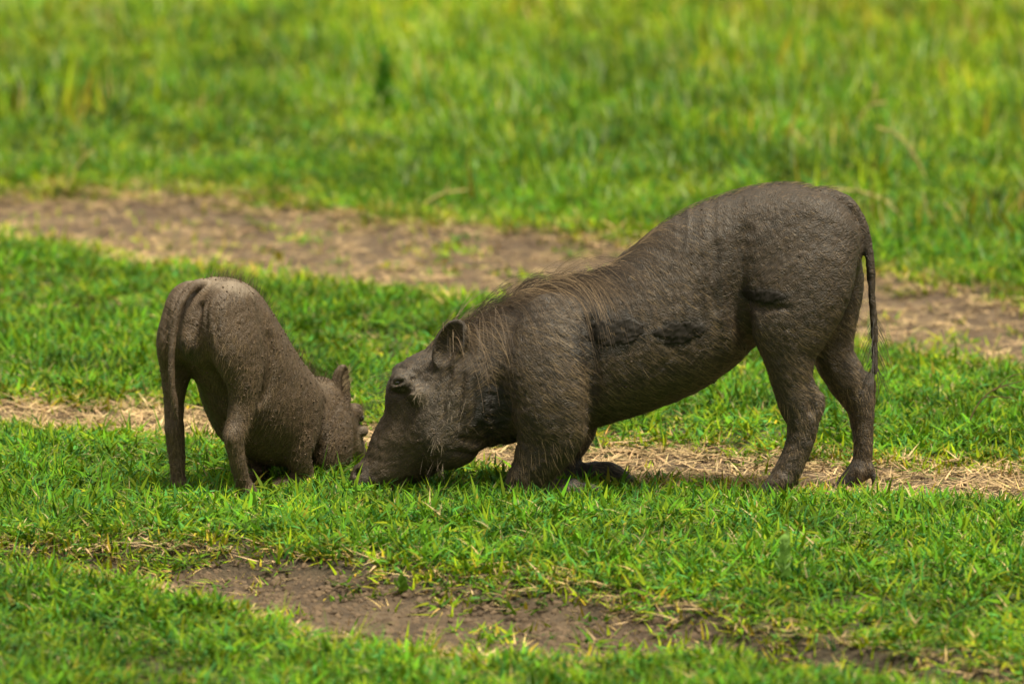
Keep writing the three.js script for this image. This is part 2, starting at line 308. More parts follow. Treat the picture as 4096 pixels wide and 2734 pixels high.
// a crease following the skin of one side (side +1 or -1 across): points [x, y, radius]
function crease(parts, pts, k, side = 1) {
  return chain(pts.map(([x, y, r]) => { const f = fieldOf(prune(parts, [x, y, 90 * side], 130)); let z = 230; while (z > -20 && f(x, y, z * side) > 0) z -= 1.5; return [x, y, (z + 0.25 * r) * side, r]; }), k, { cut: 1 });
}
function prune(parts, c, rad) {
  const out = [];
  for (const p of parts) {
    const segs = p.segs.filter((s) => Math.hypot(s.c[0] - c[0], s.c[1] - c[1], s.c[2] - c[2]) < s.R + rad + p.k + 6);
    if (segs.length) out.push({ segs, k: p.k, cut: p.cut });
  }
  return out;
}
function surface(parts, cell) {
  const lo = [1e9, 1e9, 1e9], hi = [-1e9, -1e9, -1e9];
  for (const p of parts) if (!p.cut) for (const s of p.segs) for (let k = 0; k < 3; k++) { lo[k] = Math.min(lo[k], s.c[k] - s.R); hi[k] = Math.max(hi[k], s.c[k] + s.R); }
  const B = 8, n = [0, 1, 2].map((k) => Math.ceil((hi[k] - lo[k] + 24) / cell / B) * B + 1); for (let k = 0; k < 3; k++) lo[k] -= 12;
  const F = new Float32Array(n[0] * n[1] * n[2]).fill(50), at = (i, j, k) => (k * n[1] + j) * n[0] + i, half = B * cell / 2, rad = half * 1.74;
  const active = [];
  for (let k = 0; k < n[2] - 1; k += B) for (let j = 0; j < n[1] - 1; j += B) for (let i = 0; i < n[0] - 1; i += B) {
    const c = [lo[0] + i * cell + half, lo[1] + j * cell + half, lo[2] + k * cell + half], ps = prune(parts, c, rad * 1.6);
    if (!ps.length) continue;
    const f = fieldOf(ps), d0 = f(c[0], c[1], c[2]);
    if (d0 > rad * 1.5) continue;
    if (d0 < -rad * 3) { for (let w = 0; w <= B; w++) for (let v = 0; v <= B; v++) for (let u = 0; u <= B; u++) F[at(i + u, j + v, k + w)] = Math.min(d0, F[at(i + u, j + v, k + w)]); continue; }
    for (let w = 0; w <= B; w++) for (let v = 0; v <= B; v++) for (let u = 0; u <= B; u++) F[at(i + u, j + v, k + w)] = f(lo[0] + (i + u) * cell, lo[1] + (j + v) * cell, lo[2] + (k + w) * cell);
    active.push([i, j, k]);
  }
  const V = new Map(), P = [], I = [];
  const cellVertex = (i, j, k) => {
    const id = at(i, j, k); let r = V.get(id); if (r !== undefined) return r;
    let sx = 0, sy = 0, sz = 0, m = 0; const c = [];
    for (let q = 0; q < 8; q++) c.push(F[at(i + (q & 1), j + ((q >> 1) & 1), k + (q >> 2))]);
    for (let a = 0; a < 8; a++) for (let bit = 1; bit < 8; bit <<= 1) { const b = a | bit; if (a === b || (c[a] < 0) === (c[b] < 0)) continue; const t = c[a] / (c[a] - c[b]); sx += (a & 1) + ((b & 1) - (a & 1)) * t; sy += ((a >> 1) & 1) + (((b >> 1) & 1) - ((a >> 1) & 1)) * t; sz += (a >> 2) + ((b >> 2) - (a >> 2)) * t; m++; }
    if (!m) { sx = sy = sz = 0.5; m = 1; }
    r = P.length / 3; P.push(lo[0] + (i + sx / m) * cell, lo[1] + (j + sy / m) * cell, lo[2] + (k + sz / m) * cell); V.set(id, r); return r;
  };
  for (const [I0, J0, K0] of active) for (let k = K0; k < K0 + B; k++) for (let j = J0; j < J0 + B; j++) for (let i = I0; i < I0 + B; i++) {
    if (!i || !j || !k) continue;
    const a = F[at(i, j, k)] < 0;
    const quad = (p, q, r, s, flip) => { if (flip) I.push(p, q, r, p, r, s); else I.push(p, r, q, p, s, r); };
    if (i < n[0] - 1 && a !== (F[at(i + 1, j, k)] < 0)) quad(cellVertex(i, j - 1, k - 1), cellVertex(i, j, k - 1), cellVertex(i, j, k), cellVertex(i, j - 1, k), a);
    if (j < n[1] - 1 && a !== (F[at(i, j + 1, k)] < 0)) quad(cellVertex(i - 1, j, k - 1), cellVertex(i - 1, j, k), cellVertex(i, j, k), cellVertex(i, j, k - 1), a);
    if (k < n[2] - 1 && a !== (F[at(i, j, k + 1)] < 0)) quad(cellVertex(i - 1, j - 1, k), cellVertex(i, j - 1, k), cellVertex(i, j, k), cellVertex(i - 1, j, k), a);
  }
  return { P: new Float32Array(P), I: new Uint32Array(I) };
}
function normalsOf(P, I) {
  const N = new Float32Array(P.length);
  for (let t = 0; t < I.length; t += 3) {
    const a = I[t] * 3, b = I[t + 1] * 3, c = I[t + 2] * 3, ux = P[b] - P[a], uy = P[b + 1] - P[a + 1], uz = P[b + 2] - P[a + 2], vx = P[c] - P[a], vy = P[c + 1] - P[a + 1], vz = P[c + 2] - P[a + 2];
    const x = uy * vz - uz * vy, y = uz * vx - ux * vz, z = ux * vy - uy * vx;
    for (const q of [a, b, c]) { N[q] += x; N[q + 1] += y; N[q + 2] += z; }
  }
  for (let i = 0; i < N.length; i += 3) { const l = Math.hypot(N[i], N[i + 1], N[i + 2]) || 1; N[i] /= l; N[i + 1] /= l; N[i + 2] /= l; }
  return N;
}
// mesh of a body with relief(p, n) in mm and colour(p, n) in linear rgb; scale mm -> m
function bodyMesh(parts, cell, relief, colour, material) {
  const s = surface(parts, cell), N = normalsOf(s.P, s.I), Q = new Float32Array(s.P.length), C = new Float32Array(s.P.length);
  for (let i = 0; i < Q.length; i += 3) {
    const p = [s.P[i], s.P[i + 1], s.P[i + 2]], n = [N[i], N[i + 1], N[i + 2]], d = relief(p, n);
    for (let k = 0; k < 3; k++) Q[i + k] = p[k] + n[k] * d;
    C.set(colour(p, n), i);
  }
  const N2 = normalsOf(Q, s.I), g = new THREE.BufferGeometry(), M = Q.map((v) => v * 0.001);
  g.setAttribute('position', new THREE.BufferAttribute(M, 3)); g.setAttribute('normal', new THREE.BufferAttribute(N2, 3)); g.setAttribute('color', new THREE.BufferAttribute(C, 3)); g.setIndex(new THREE.BufferAttribute(s.I, 1));
  const U = new Float32Array(M.length / 3 * 2); for (let i = 0; i < U.length / 2; i++) { U[i * 2] = M[i * 3] + 0.4 * M[i * 3 + 2]; U[i * 2 + 1] = M[i * 3 + 1] + 0.3 * M[i * 3 + 2]; } g.setAttribute('uv', new THREE.BufferAttribute(U, 2));
  const mesh = shady(new THREE.Mesh(g, material)); mesh.name = 'body';
  console.log('body', s.P.length / 3, s.I.length / 3);
  return { mesh, P: s.P, N, Q, N2, I: s.I, C };
}
// thin crust of wet mud standing on the skin where mask(p) > 0
function mudCrust(b, mask, material, name) {
  const map = new Map(), P = [], I = [], w = new Float32Array(b.P.length / 3);
  for (let i = 0; i < w.length; i++) w[i] = mask([b.P[i * 3], b.P[i * 3 + 1], b.P[i * 3 + 2]]);
  const v = (i) => {
    let r = map.get(i); if (r !== undefined) return r; r = P.length / 3; map.set(i, r);
    const x = b.P[i * 3], y = b.P[i * 3 + 1], z = b.P[i * 3 + 2], lift = w[i] <= 0.02 ? -2.5 : 0.3 + 1.3 * sstep(0, 0.25, w[i]) + 2.6 * fbm(x * 0.10, y * 0.13, z * 0.1, 2) + 1.7 * nz(x * 0.21, y * 0.24, z * 0.2);
    for (let k = 0; k < 3; k++) P.push((b.Q[i * 3 + k] + b.N2[i * 3 + k] * lift) * 0.001);
    return r;
  };
  for (let t = 0; t < b.I.length; t += 3) { const [p, q, r] = [b.I[t], b.I[t + 1], b.I[t + 2]]; if (Math.max(w[p], w[q], w[r]) > 0.02) I.push(v(p), v(q), v(r)); }
  if (!I.length) return null;
  const root = Array.from({ length: P.length / 3 }, (_, i) => i), find = (i) => { while (root[i] !== i) i = root[i] = root[root[i]]; return i; };
  for (let t = 0; t < I.length; t += 3) { root[find(I[t])] = find(I[t + 1]); root[find(I[t + 1])] = find(I[t + 2]); }
  const size = new Map(); for (let t = 0; t < I.length; t += 3) { const k = find(I[t]); size.set(k, (size.get(k) || 0) + 1); }
  const main = [...size].sort((p, q) => q[1] - p[1])[0][0], keep = []; for (let t = 0; t < I.length; t += 3) if (find(I[t]) === main) keep.push(I[t], I[t + 1], I[t + 2]);
  const g = new THREE.BufferGeometry(); g.setAttribute('position', new THREE.Float32BufferAttribute(P, 3)); g.setIndex(keep); g.computeVertexNormals();
  const m = shady(new THREE.Mesh(g, material)); m.name = name; return m;
}
// short bristles as copies of one bent strand
function strand(bend, n = 3) {
  const out = { p: [], i: [] };
  for (let k = 0; k <= n; k++) { const t = k / n, w = 0.5 * (1 - 0.8 * t); out.p.push(-w, t * (1 - 0.15 * bend * t), bend * t * t, w, t * (1 - 0.15 * bend * t), bend * t * t); if (k) { const a = (k - 1) * 2; out.i.push(a, a + 1, a + 2, a + 1, a + 3, a + 2); } }
  const g = new THREE.BufferGeometry(); g.setAttribute('position', new THREE.Float32BufferAttribute(out.p, 3)); g.setIndex(out.i); g.computeVertexNormals(); return g;
}
const STRANDS = [strand(-0.25), strand(-0.5), strand(0.1)];
const hairMat = new THREE.MeshStandardMaterial({ color: 0xffffff, roughness: 0.55, side: THREE.DoubleSide });
function bristles(b, parent, count, seed, rule, name) {
  const r = rngOf(seed), nt = b.I.length / 3, cum = new Float32Array(nt); let tot = 0;
  for (let t = 0; t < nt; t++) {
    const a = b.I[t * 3] * 3, p = b.I[t * 3 + 1] * 3, q = b.I[t * 3 + 2] * 3, Q = b.Q;
    const ux = Q[p] - Q[a], uy = Q[p + 1] - Q[a + 1], uz = Q[p + 2] - Q[a + 2], vx = Q[q] - Q[a], vy = Q[q + 1] - Q[a + 1], vz = Q[q + 2] - Q[a + 2];
    tot += Math.hypot(uy * vz - uz * vy, uz * vx - ux * vz, ux * vy - uy * vx); cum[t] = tot;
  }
  const lists = STRANDS.map(() => []), X = new THREE.Vector3(), Y = new THREE.Vector3(), Z = new THREE.Vector3(), m = new THREE.Matrix4();
  for (let c = 0; c < count; c++) {
    const u = r() * tot; let l = 0, h = nt - 1; while (l < h) { const k = (l + h) >> 1; if (cum[k] < u) l = k + 1; else h = k; }
    let s = r(), w = r(); if (s + w > 1) { s = 1 - s; w = 1 - w; }
    const ia = b.I[l * 3] * 3, ib = b.I[l * 3 + 1] * 3, ic = b.I[l * 3 + 2] * 3, p = [0, 1, 2].map((k) => b.Q[ia + k] * (1 - s - w) + b.Q[ib + k] * s + b.Q[ic + k] * w), n = [b.N[ia], b.N[ia + 1], b.N[ia + 2]];
    const o = rule(p, n, r); if (!o) continue;
    const f = o.dir, d = f[0] * n[0] + f[1] * n[1] + f[2] * n[2]; Y.set(f[0] - n[0] * d, f[1] - n[1] * d, f[2] - n[2] * d).normalize();
    const j = o.jit ?? 0.35; Y.x += (r() - 0.5) * j; Y.y += (r() - 0.5) * j; Y.z += (r() - 0.5) * j;
    Y.x += n[0] * o.lift; Y.y += n[1] * o.lift; Y.z += n[2] * o.lift; Y.normalize();
    Z.set(n[0], n[1], n[2]); X.crossVectors(Y, Z).normalize(); Z.crossVectors(X, Y);
    X.multiplyScalar(o.w * 0.001); Y.multiplyScalar(o.len * 0.001); Z.multiplyScalar(o.len * 0.001);
    m.makeBasis(X, Y, Z).setPosition(p[0] * 0.001, p[1] * 0.001, p[2] * 0.001);
    lists[Math.floor(r() * 3)].push([m.clone(), o.col]);
  }
  const col = new THREE.Color();
  lists.forEach((L, k) => { const im = shady(new THREE.InstancedMesh(STRANDS[k], hairMat, L.length)); im.name = name; im.userData.kind = 'stuff'; L.forEach(([mm, c], i) => { im.setMatrixAt(i, mm); im.setColorAt(i, col.setRGB(...c)); }); parent.add(im); });
}
// crumbs of dried mud stuck to the hide
const CRUMBS = [0, 1, 2].map((k) => { const g = new THREE.IcosahedronGeometry(1, 1), p = g.attributes.position; for (let i = 0; i < p.count; i++) { const v = new THREE.Vector3().fromBufferAttribute(p, i), d = 1 + 0.5 * nz(v.x * 1.5 + k * 7, v.y * 1.5, v.z * 1.5); p.setXYZ(i, v.x * d, v.y * d * 0.75, v.z * d); } g.computeVertexNormals(); return g; });
const crumbMat = new THREE.MeshStandardMaterial({ color: 0xffffff, roughness: 0.95 });
function mudCrumbs(b, parent, count, seed, weight, tone) {
  const r = rngOf(seed), n = b.P.length / 3, m = new THREE.Matrix4(), q = new THREE.Quaternion(), p = new THREE.Vector3(), sc = new THREE.Vector3(), col = new THREE.Color(), L = [[], [], []];
  for (let c = 0; c < count; c++) { const i = Math.floor(r() * n) * 3, at = [b.Q[i], b.Q[i + 1], b.Q[i + 2]]; if (r() > weight(at)) continue; L[c % 3].push([at, 0.0008 + 0.0024 * Math.pow(r(), 3), r() * 6.283, 0.6 + 0.8 * r()]); }
  L.forEach((l, k) => { const im = shady(new THREE.InstancedMesh(CRUMBS[k], crumbMat, l.length)); im.name = 'mud_crumbs'; im.userData.kind = 'stuff'; l.forEach(([at, s, a, t], i) => { im.setMatrixAt(i, m.compose(p.set(at[0] * 0.001, at[1] * 0.001, at[2] * 0.001), q.setFromAxisAngle(sc.set(0.5, 0.7, 0.5).normalize(), a), sc.setScalar(s))); im.setColorAt(i, col.setRGB(tone[0] * t, tone[1] * t, tone[2] * t)); }); parent.add(im); });
}
// long hairs grown step by step, sinking under their weight and resting on the skin
function longHairs(parts, parent, name, roots, seed) {
  const r = rngOf(seed), f = fieldOf(parts), out = empty();
  for (const h of roots) {
    let p = [...h.at], d = [...h.dir], n = h.seg || 9, s = h.len / n, base = out.p.length / 3;
    const near = fieldOf(prune(parts, p, h.len + 20));
    for (let i = 0; i <= n; i++) {
      const t = i / n, w = h.w * 0.5 * (1 - 0.75 * t);
      const l = Math.hypot(...d) || 1; d = d.map((v) => v / l);
      let sx = d[1] * 0.35 - d[2] * 0.1, sy = -d[0], sz = d[0] * 0.3; const sl = Math.hypot(sx, sy, sz) || 1; sx /= sl; sy /= sl; sz /= sl;
      out.p.push((p[0] + sx * w) * 0.001, (p[1] + sy * w) * 0.001, (p[2] + sz * w) * 0.001, (p[0] - sx * w) * 0.001, (p[1] - sy * w) * 0.001, (p[2] - sz * w) * 0.001);
      out.c.push(...h.col, ...h.col);
      if (i) { const a = base + (i - 1) * 2; out.i.push(a, a + 1, a + 2, a + 1, a + 3, a + 2); }
      p = p.map((v, k) => v + d[k] * s); d[1] -= h.sag * s / 30; d[0] += (h.wind?.[0] || 0) * s / 30; d[2] += (h.wind?.[2] || 0) * s / 30;
      if (i > 0) { const q = near(...p); if (q < 3) { const e = 2, gx = near(p[0] + e, p[1], p[2]) - q, gy = near(p[0], p[1] + e, p[2]) - q, gz = near(p[0], p[1], p[2] + e) - q, gl = Math.hypot(gx, gy, gz) || 1; p[0] += gx / gl * (3 - q); p[1] += gy / gl * (3 - q); p[2] += gz / gl * (3 - q); } }
    }
  }
  const m = shady(new THREE.Mesh(build(out), new THREE.MeshStandardMaterial({ vertexColors: true, roughness: 0.5, side: THREE.DoubleSide }))); m.name = name; m.userData.kind = 'stuff'; parent.add(m); return m;
}
const hideBump = (() => {                        // wrinkled, pored hide
  const n = 1024, d = new Uint8Array(n * n * 4), r = rngOf(9), T = 2 * Math.PI;
  const ring = (x, y, fx, fy, s) => nz(Math.cos(x * T) * fx + s, Math.sin(x * T) * fx + Math.cos(y * T) * fy, Math.sin(y * T) * fy - s);
  for (let j = 0; j < n; j++) for (let i = 0; i < n; i++) {
    const x = i / n, y = j / n, w = ring(x, y, 3, 3, 2) * 0.05;
    const lines = 1 - Math.abs(ring(x + w, y, 17, 5, 1)) * 2.4, fine = 1 - Math.abs(ring(x + w, y - w, 34, 14, 4)) * 2.2, v = 0.5 - 0.30 * Math.pow(clamp(lines), 4) - 0.22 * Math.pow(clamp(fine), 3) + 0.22 * ring(x, y, 24, 24, 7) + 0.12 * (r() - 0.5) + 0.2;
    const k = (j * n + i) * 4; d[k] = d[k + 1] = d[k + 2] = 255 * clamp(v); d[k + 3] = 255;
  }
  const t = new THREE.DataTexture(d, n, n); t.wrapS = t.wrapT = THREE.RepeatWrapping; t.magFilter = THREE.LinearFilter; t.minFilter = THREE.LinearMipmapLinearFilter; t.generateMipmaps = true; t.repeat.set(2.2, 2.2); t.needsUpdate = true; return t;
})();
const skinMat = new THREE.MeshStandardMaterial({ vertexColors: true, roughness: 0.62, bumpMap: hideBump, bumpScale: 0.0030 });
const wetMud = new THREE.MeshPhysicalMaterial({ color: new THREE.Color(0.013, 0.0098, 0.007), roughness: 0.66, specularIntensity: 0.5, clearcoat: 0.03, clearcoatRoughness: 0.3 });
const eyeMat = new THREE.MeshPhysicalMaterial({ color: new THREE.Color(0.012, 0.009, 0.007), roughness: 0.25, clearcoat: 1, clearcoatRoughness: 0.05 });
const hash = (p, f) => nz(p[0] * f, p[1] * f, p[2] * f);
const ell = (p, c, r) => 1 - Math.hypot((p[0] - c[0]) / r[0], (p[1] - c[1]) / r[1], (p[2] - c[2]) / (r[2] || 1e9));
const norm3 = (v) => { const l = Math.hypot(...v); return v.map((x) => x / l); };

// ---------------------------------------------------------------- the big kneeling warthog, facing left; x along it, z towards its left side
{
  const hog = new THREE.Group(); hog.name = 'warthog';
  hog.position.set(-1.1745, 0, 0.09); hog.scale.set(1, 1.03, 1);
  tag(hog, 'large dark brown warthog kneeling on its front legs with shaggy mane', 'warthog', 'warthogs rooting snout to snout'); scene.add(hog);
  const parts = [
    chain([[1862, 556, 0, 112, 92], [1800, 548, 0, 146, 128], [1720, 530, 0, 152, 120], [1630, 474, 0, 172, 124], [1540, 397, 0, 175, 142], [1440, 345, 0, 167, 150], [1340, 312, 0, 165, 138], [1240, 286, 0, 158, 128], [1160, 258, 0, 146, 122], [1090, 238, 0, 130, 108], [1045, 222, 0, 114, 98]], 40),
    // head
    chain([[1066, 222, 0, 112, 92], [1034, 196, 0, 106, 94], [988, 156, 0, 100, 86], [938, 108, 0, 84, 66], [892, 62, 0, 60, 50], [860, 36, 0, 47, 42], [843, 24, 0, 40, 43]], 40),
    blob([829, 32, 0], [11, 29, 34], 22, { ax: norm3([0.93, 0.36, 0]), ay: norm3([-0.36, 0.93, 0]) }),
    blob([824, 46, 22], [10, 11, 10], 8, { cut: 1 }), blob([824, 46, -22], [10, 11, 10], 8, { cut: 1 }),
    chain([[842, 6, 30, 4], [870, 14, 47, 4], [900, 16, 56, 4]], 8, { cut: 1 }),
    blob([1035, 150, 72], [72, 82, 42], 45), blob([1035, 150, -72], [72, 82, 42], 45),
    blob([1080, 235, 84], [48, 70, 34], 40), blob([1080, 235, -84], [48, 70, 34], 40),
    blob([930, 266, 50], [30, 24, 24], 20), blob([930, 266, -50], [30, 24, 24], 20),
    blob([930, 222, 0], [44, 56, 62], 30),
    chain([[902, 254, 64, 4], [910, 268, 72, 4], [924, 272, 76, 4], [938, 264, 78, 4]], 8), chain([[902, 248, 66, 4], [914, 252, 75, 4], [936, 260, 79, 4]], 8),
    blob([968, 276, 0], [44, 34, 54], 30),
    blob([914, 259, 77], [13, 3, 9], 4, { cut: 1, ax: norm3([0.95, 0.3, 0]), ay: norm3([-0.3, 0.95, 0]) }),
    blob([959, 236, 86], [22, 20, 18], 22), blob([959, 236, -86], [22, 20, 18], 22),
    blob([998, 138, 98], [15, 26, 16], 18), blob([998, 138, -98], [15, 26, 16], 18),
    chain([[1090, 150, 108, 5], [1112, 120, 98, 6], [1150, 110, 84, 7]], 14, { cut: 1 }),
    chain([[1140, 270, 124, 8], [1146, 200, 122, 14], [1160, 130, 106, 18], [1168, 88, 80, 20]], 24, { cut: 1 }),
    // ears
    blob([1034, 346, 84], [64, 37, 19], 16, { ax: norm3([0.46, 0.87, 0.16]), ay: norm3([0.87, -0.46, 0.1]) }), blob([1029, 352, 100], [57, 28, 23], 6, { ax: norm3([0.44, 0.88, 0.16]), ay: norm3([0.87, -0.44, 0.15]), cut: 1 }),
    blob([1050, 318, -84], [60, 36, 18], 18, { ax: norm3([0.66, 0.74, -0.2]), ay: norm3([0.74, -0.66, 0]) }),
    // near front leg, folded at the wrist
    chain([[1270, 370, 84, 80, 46], [1258, 300, 112, 94, 60], [1262, 220, 120, 92, 66], [1262, 144, 114, 78, 56], [1230, 78, 106, 54, 46], [1198, 30, 102, 40, 38], [1190, 10, 100, 34, 34]], 20, { dy: 12 }),
    chain([[1194, 10, 100, 30, 28], [1250, 12, 98, 24, 24], [1310, 16, 96, 22, 26]], 18, { dy: 12 }),
    chain([[1300, 18, 88, 16], [1336, 24, 86, 14, 12], [1368, 24, 84, 6, 8]], 8), chain([[1300, 12, 106, 16], [1338, 10, 108, 13, 12], [1372, 4, 108, 6, 8]], 8),
    // far front leg
    chain([[1290, 330, -92, 90, 50], [1300, 220, -100, 88, 56], [1306, 140, -98, 62, 48], [1282, 78, -96, 44, 40], [1250, 26, -94, 35, 34], [1244, 12, -94, 32, 32]], 34, { dy: -8 }),
    chain([[1256, 22, -94, 30, 28], [1310, 26, -94, 24, 24], [1366, 34, -94, 23, 26]], 18),
    chain([[1362, 32, -84, 18], [1400, 36, -82, 19, 15], [1446, 16, -80, 7, 10]], 8), chain([[1362, 30, -108, 18], [1404, 30, -110, 17, 14], [1440, 16, -112, 7, 10]], 8),
    // near hind leg
    chain([[1842, 548, 66, 122, 66], [1828, 470, 96, 120, 68], [1810, 398, 106, 98, 62], [1802, 336, 106, 70, 52], [1811, 262, 104, 50, 42], [1830, 206, 102, 50, 38], [1837, 166, 102, 40, 34], [1828, 112, 104, 31, 29], [1806, 60, 106, 30, 28], [1784, 24, 106, 29, 30]], 22, { dy: 14 }),
    blob([1874, 216, 102], [14, 26, 14], 14), chain([[1848, 270, 138, 5], [1852, 235, 136, 6], [1852, 205, 132, 5]], 14, { cut: 1 }),
    chain([[1790, 38, 94, 21], [1766, 14, 92, 21, 17], [1738, -8, 92, 9, 11]], 4, { dy: 12 }), chain([[1790, 38, 120, 21], [1768, 14, 122, 21, 17], [1740, -8, 122, 9, 11]], 4, { dy: 12 }),
    chain([[1812, 46, 96, 10], [1822, 24, 92, 6]], 6, { dy: 14 }),
    // far hind leg
    chain([[1862, 540, -50, 110, 60], [1880, 460, -80, 100, 58], [1900, 380, -88, 66, 50], [1912, 312, -88, 49, 42], [1940, 262, -88, 46, 38], [1964, 226, -88, 42, 34], [1976, 188, -88, 31, 29], [1981, 130, -88, 24, 25], [1981, 75, -88, 24, 25], [1977, 50, -88, 27, 29]], 30, { dy: -13 }),
    blob([1996, 232, -88], [13, 26, 15], 13), chain([[1966, 300, -50, 5], [1976, 262, -52, 6], [1980, 230, -54, 5]], 14, { cut: 1 }),
    chain([[1972, 46, -100, 20], [1952, 20, -102, 20, 16], [1922, -2, -102, 8, 11]], 4, { dy: -2 }), chain([[1974, 46, -76, 20], [1956, 20, -74, 20, 16], [1926, -2, -74, 8, 11]], 4, { dy: -2 }),
    chain([[1998, 48, -76, 11], [2006, 26, -72, 8], [2004, 6, -72, 4]], 7, { dy: -3 }), chain([[1976, 40, -58, 10], [1972, 20, -54, 6]], 6, { dy: -3 }),
    // belly seam, rump, tail
    chain([[1882, 668, 0, 18], [1914, 662, 0, 15], [1950, 640, 2, 13], [1978, 592, 4, 11], [1990, 530, 6, 10], [1995, 450, 8, 9], [2001, 370, 8, 8], [2003, 275, 8, 7.5]], 14, { sub: 5 }),
  ];
  const tailBone = parts[parts.length - 1];
  parts.push(...[
    [[[842, 26, 4], [868, 16, 5], [905, 24, 5], [942, 40, 4]], 8], 
    [[[900, 236, 3], [924, 232, 4], [950, 248, 3]], 7], [[[906, 282, 3], [932, 290, 4], [958, 280, 3]], 7], [[[948, 268, 3], [962, 272, 3], [980, 286, 3]], 6], [[[940, 250, 2.5], [958, 258, 3], [978, 264, 2.5]], 6],
    [[[1034, 290, 4], [1022, 245, 5], [1016, 190, 4]], 10], [[[1064, 285, 4], [1056, 232, 5], [1054, 175, 4]], 10], [[[1090, 270, 4], [1086, 225, 5], [1082, 180, 4]], 10],
    [[[1058, 142, 4], [1098, 130, 6], [1146, 122, 5]], 10], [[[1046, 112, 4], [1094, 100, 6], [1140, 98, 5]], 10], [[[1100, 165, 4], [1112, 148, 5], [1130, 140, 4]], 8],
    [[[1640, 570, 2], [1632, 500, 4.5], [1640, 430, 2]], 22], [[[1604, 545, 2], [1596, 480, 4], [1604, 410, 2]], 22], [[[1704, 600, 2], [1690, 550, 6], [1684, 490, 9], [1690, 430, 11], [1706, 370, 10], [1722, 330, 6]], 34], [[[1344, 400, 3], [1354, 330, 8], [1354, 250, 10], [1348, 180, 8]], 30],
    [[[1705, 446, 2], [1745, 436, 4], [1790, 442, 2]], 16], [[[1370, 170, 4], [1392, 190, 5], [1420, 200, 3]], 10], [[[1362, 150, 4], [1386, 160, 5], [1416, 166, 3]], 10],
  ].map(([p, k]) => crease(parts, p, k)));
  const patches = [[[1556, 382, 0], [66, 30, 0], 0.12], [[1408, 384, 0], [74, 38, 0], 0.12], [[1742, 464, 0], [60, 20, 0], 0.03]], stains = [[[1398, 384, 0], [92, 52, 0], 0.12], [[1345, 352, 0], [40, 44, 0], 0.12], [[1742, 464, 0], [62, 22, 0], 0.05], [[1556, 384, 0], [70, 34, 0], 0.12]];
  const patchAt = (p, list = patches) => { let m = 0; if (p[2] < 30) return 0; for (const [c, r, s] of list) { const x = p[0] - c[0], y = p[1] - c[1], q = [c[0] + x * 0.98 + y * s, c[1] + y - x * s, p[2]]; m = Math.max(m, ell(q, c, r) + 0.46 * fbm(p[0] * 0.04, p[1] * 0.07, p[2] * 0.04, 5)); } return m; };
  const creases = (p) => {                        // loose skin: upright folds on the flank, rings round the neck, lines on the legs
    const flank = sstep(1500, 1560, p[0]) * sstep(1720, 1680, p[0]) * sstep(300, 380, p[1]), neck = sstep(1080, 1130, p[0]) * sstep(1240, 1180, p[0]) * sstep(330, 250, p[1]);
    return -4.5 * flank * Math.pow(Math.abs(nz(p[0] * 0.035, p[1] * 0.006, 3)), 0.7) * 1.6 - 5 * neck * Math.abs(nz(p[0] * 0.03, p[1] * 0.05 + p[0] * 0.02, 7)) * 1.4;
  };
  const b = bodyMesh(parts, 4, (p) => 5.0 * fbm(p[0] * 0.012, p[1] * 0.012, p[2] * 0.012, 2) + creases(p) + 1.5 * hash(p, 0.06) + 1.1 * hash([p[0], p[1] * 0.4, p[2]], 0.15) + 0.9 * hash([p[0], p[1] * 0.55, p[2]], 0.24) + 2.4 * Math.max(0, hash(p, 0.11) - 0.22) * sstep(0.0, 0.3, fbm(p[0] * 0.01, p[1] * 0.01, 5, 2) + 0.1),
    (p) => {
      const n = fbm(p[0] * 0.02, p[1] * 0.02, p[2] * 0.02, 4), f = hash(p, 0.13);
      let c = [0.060, 0.0365, 0.0180].map((v, i) => v * (1 + 0.5 * n + 0.25 * f));
      const dust = sstep(0.0, 0.45, fbm(p[0] * 0.008 + 3, p[1] * 0.012, p[2] * 0.01, 3)); c = c.map((v, i) => mix(v, [0.094, 0.062, 0.037][i] * (1 + 0.3 * f), dust * 0.45));
      const to = (t, k) => { c = c.map((v, i) => mix(v, t[i], clamp(k))); };
      const rough = 0.35 * fbm(p[0] * 0.05, p[1] * 0.05, p[2] * 0.05, 3);
      to([0.30, 0.235, 0.17], sstep(-0.1, 0.6, ell(p, [961, 236, 100], [26, 20, 40]) + rough) * 0.75);
      to([0.15, 0.115, 0.085], sstep(-0.25, 0.5, ell(p, [1012, 200, 110], [58, 95, 90]) + rough * 1.2) * 0.7);
      to([0.11, 0.083, 0.06], sstep(-0.2, 0.5, ell(p, [925, 262, 80], [40, 34, 70]) + rough) * 0.5);
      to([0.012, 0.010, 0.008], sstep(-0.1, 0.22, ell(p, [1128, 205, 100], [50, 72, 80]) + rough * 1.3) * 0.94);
      to([0.012, 0.009, 0.0065], sstep(-0.35, 0.25, patchAt(p, stains) + 0.25 * hash(p, 0.17)) * 0.92);
      to([0.088, 0.060, 0.038], sstep(-0.2, 0.5, ell(p, [905, 110, 60], [70, 110, 90]) + rough) * 0.55);
      to([0.04, 0.03, 0.024], sstep(30, 10, Math.hypot(p[0] - 836, p[1] - 40)) * 0.5);
      if ((p[0] > 1296 && p[0] < 1480 && p[1] < 70) || (p[0] < 1776 && p[0] > 1700 && p[1] < 34) || (p[0] > 1900 && p[0] < 1958 && p[1] < 26) || (p[0] > 1990 && p[1] < 32)) to([0.018, 0.017, 0.017], 0.92);
      return c.map((v) => Math.max(0.008, v));
    }, skinMat);
  hog.add(b.mesh);
  patches.forEach((one, i) => { const crust = mudCrust(b, (p) => patchAt(p, [one]) - 0.12, wetMud, 'mud_crust'); if (crust) { crust.userData.label = ['thick wet black mud on the flank', 'black mud smear behind the shoulder', 'streaky black mud on the thigh'][i]; hog.add(crust); } });
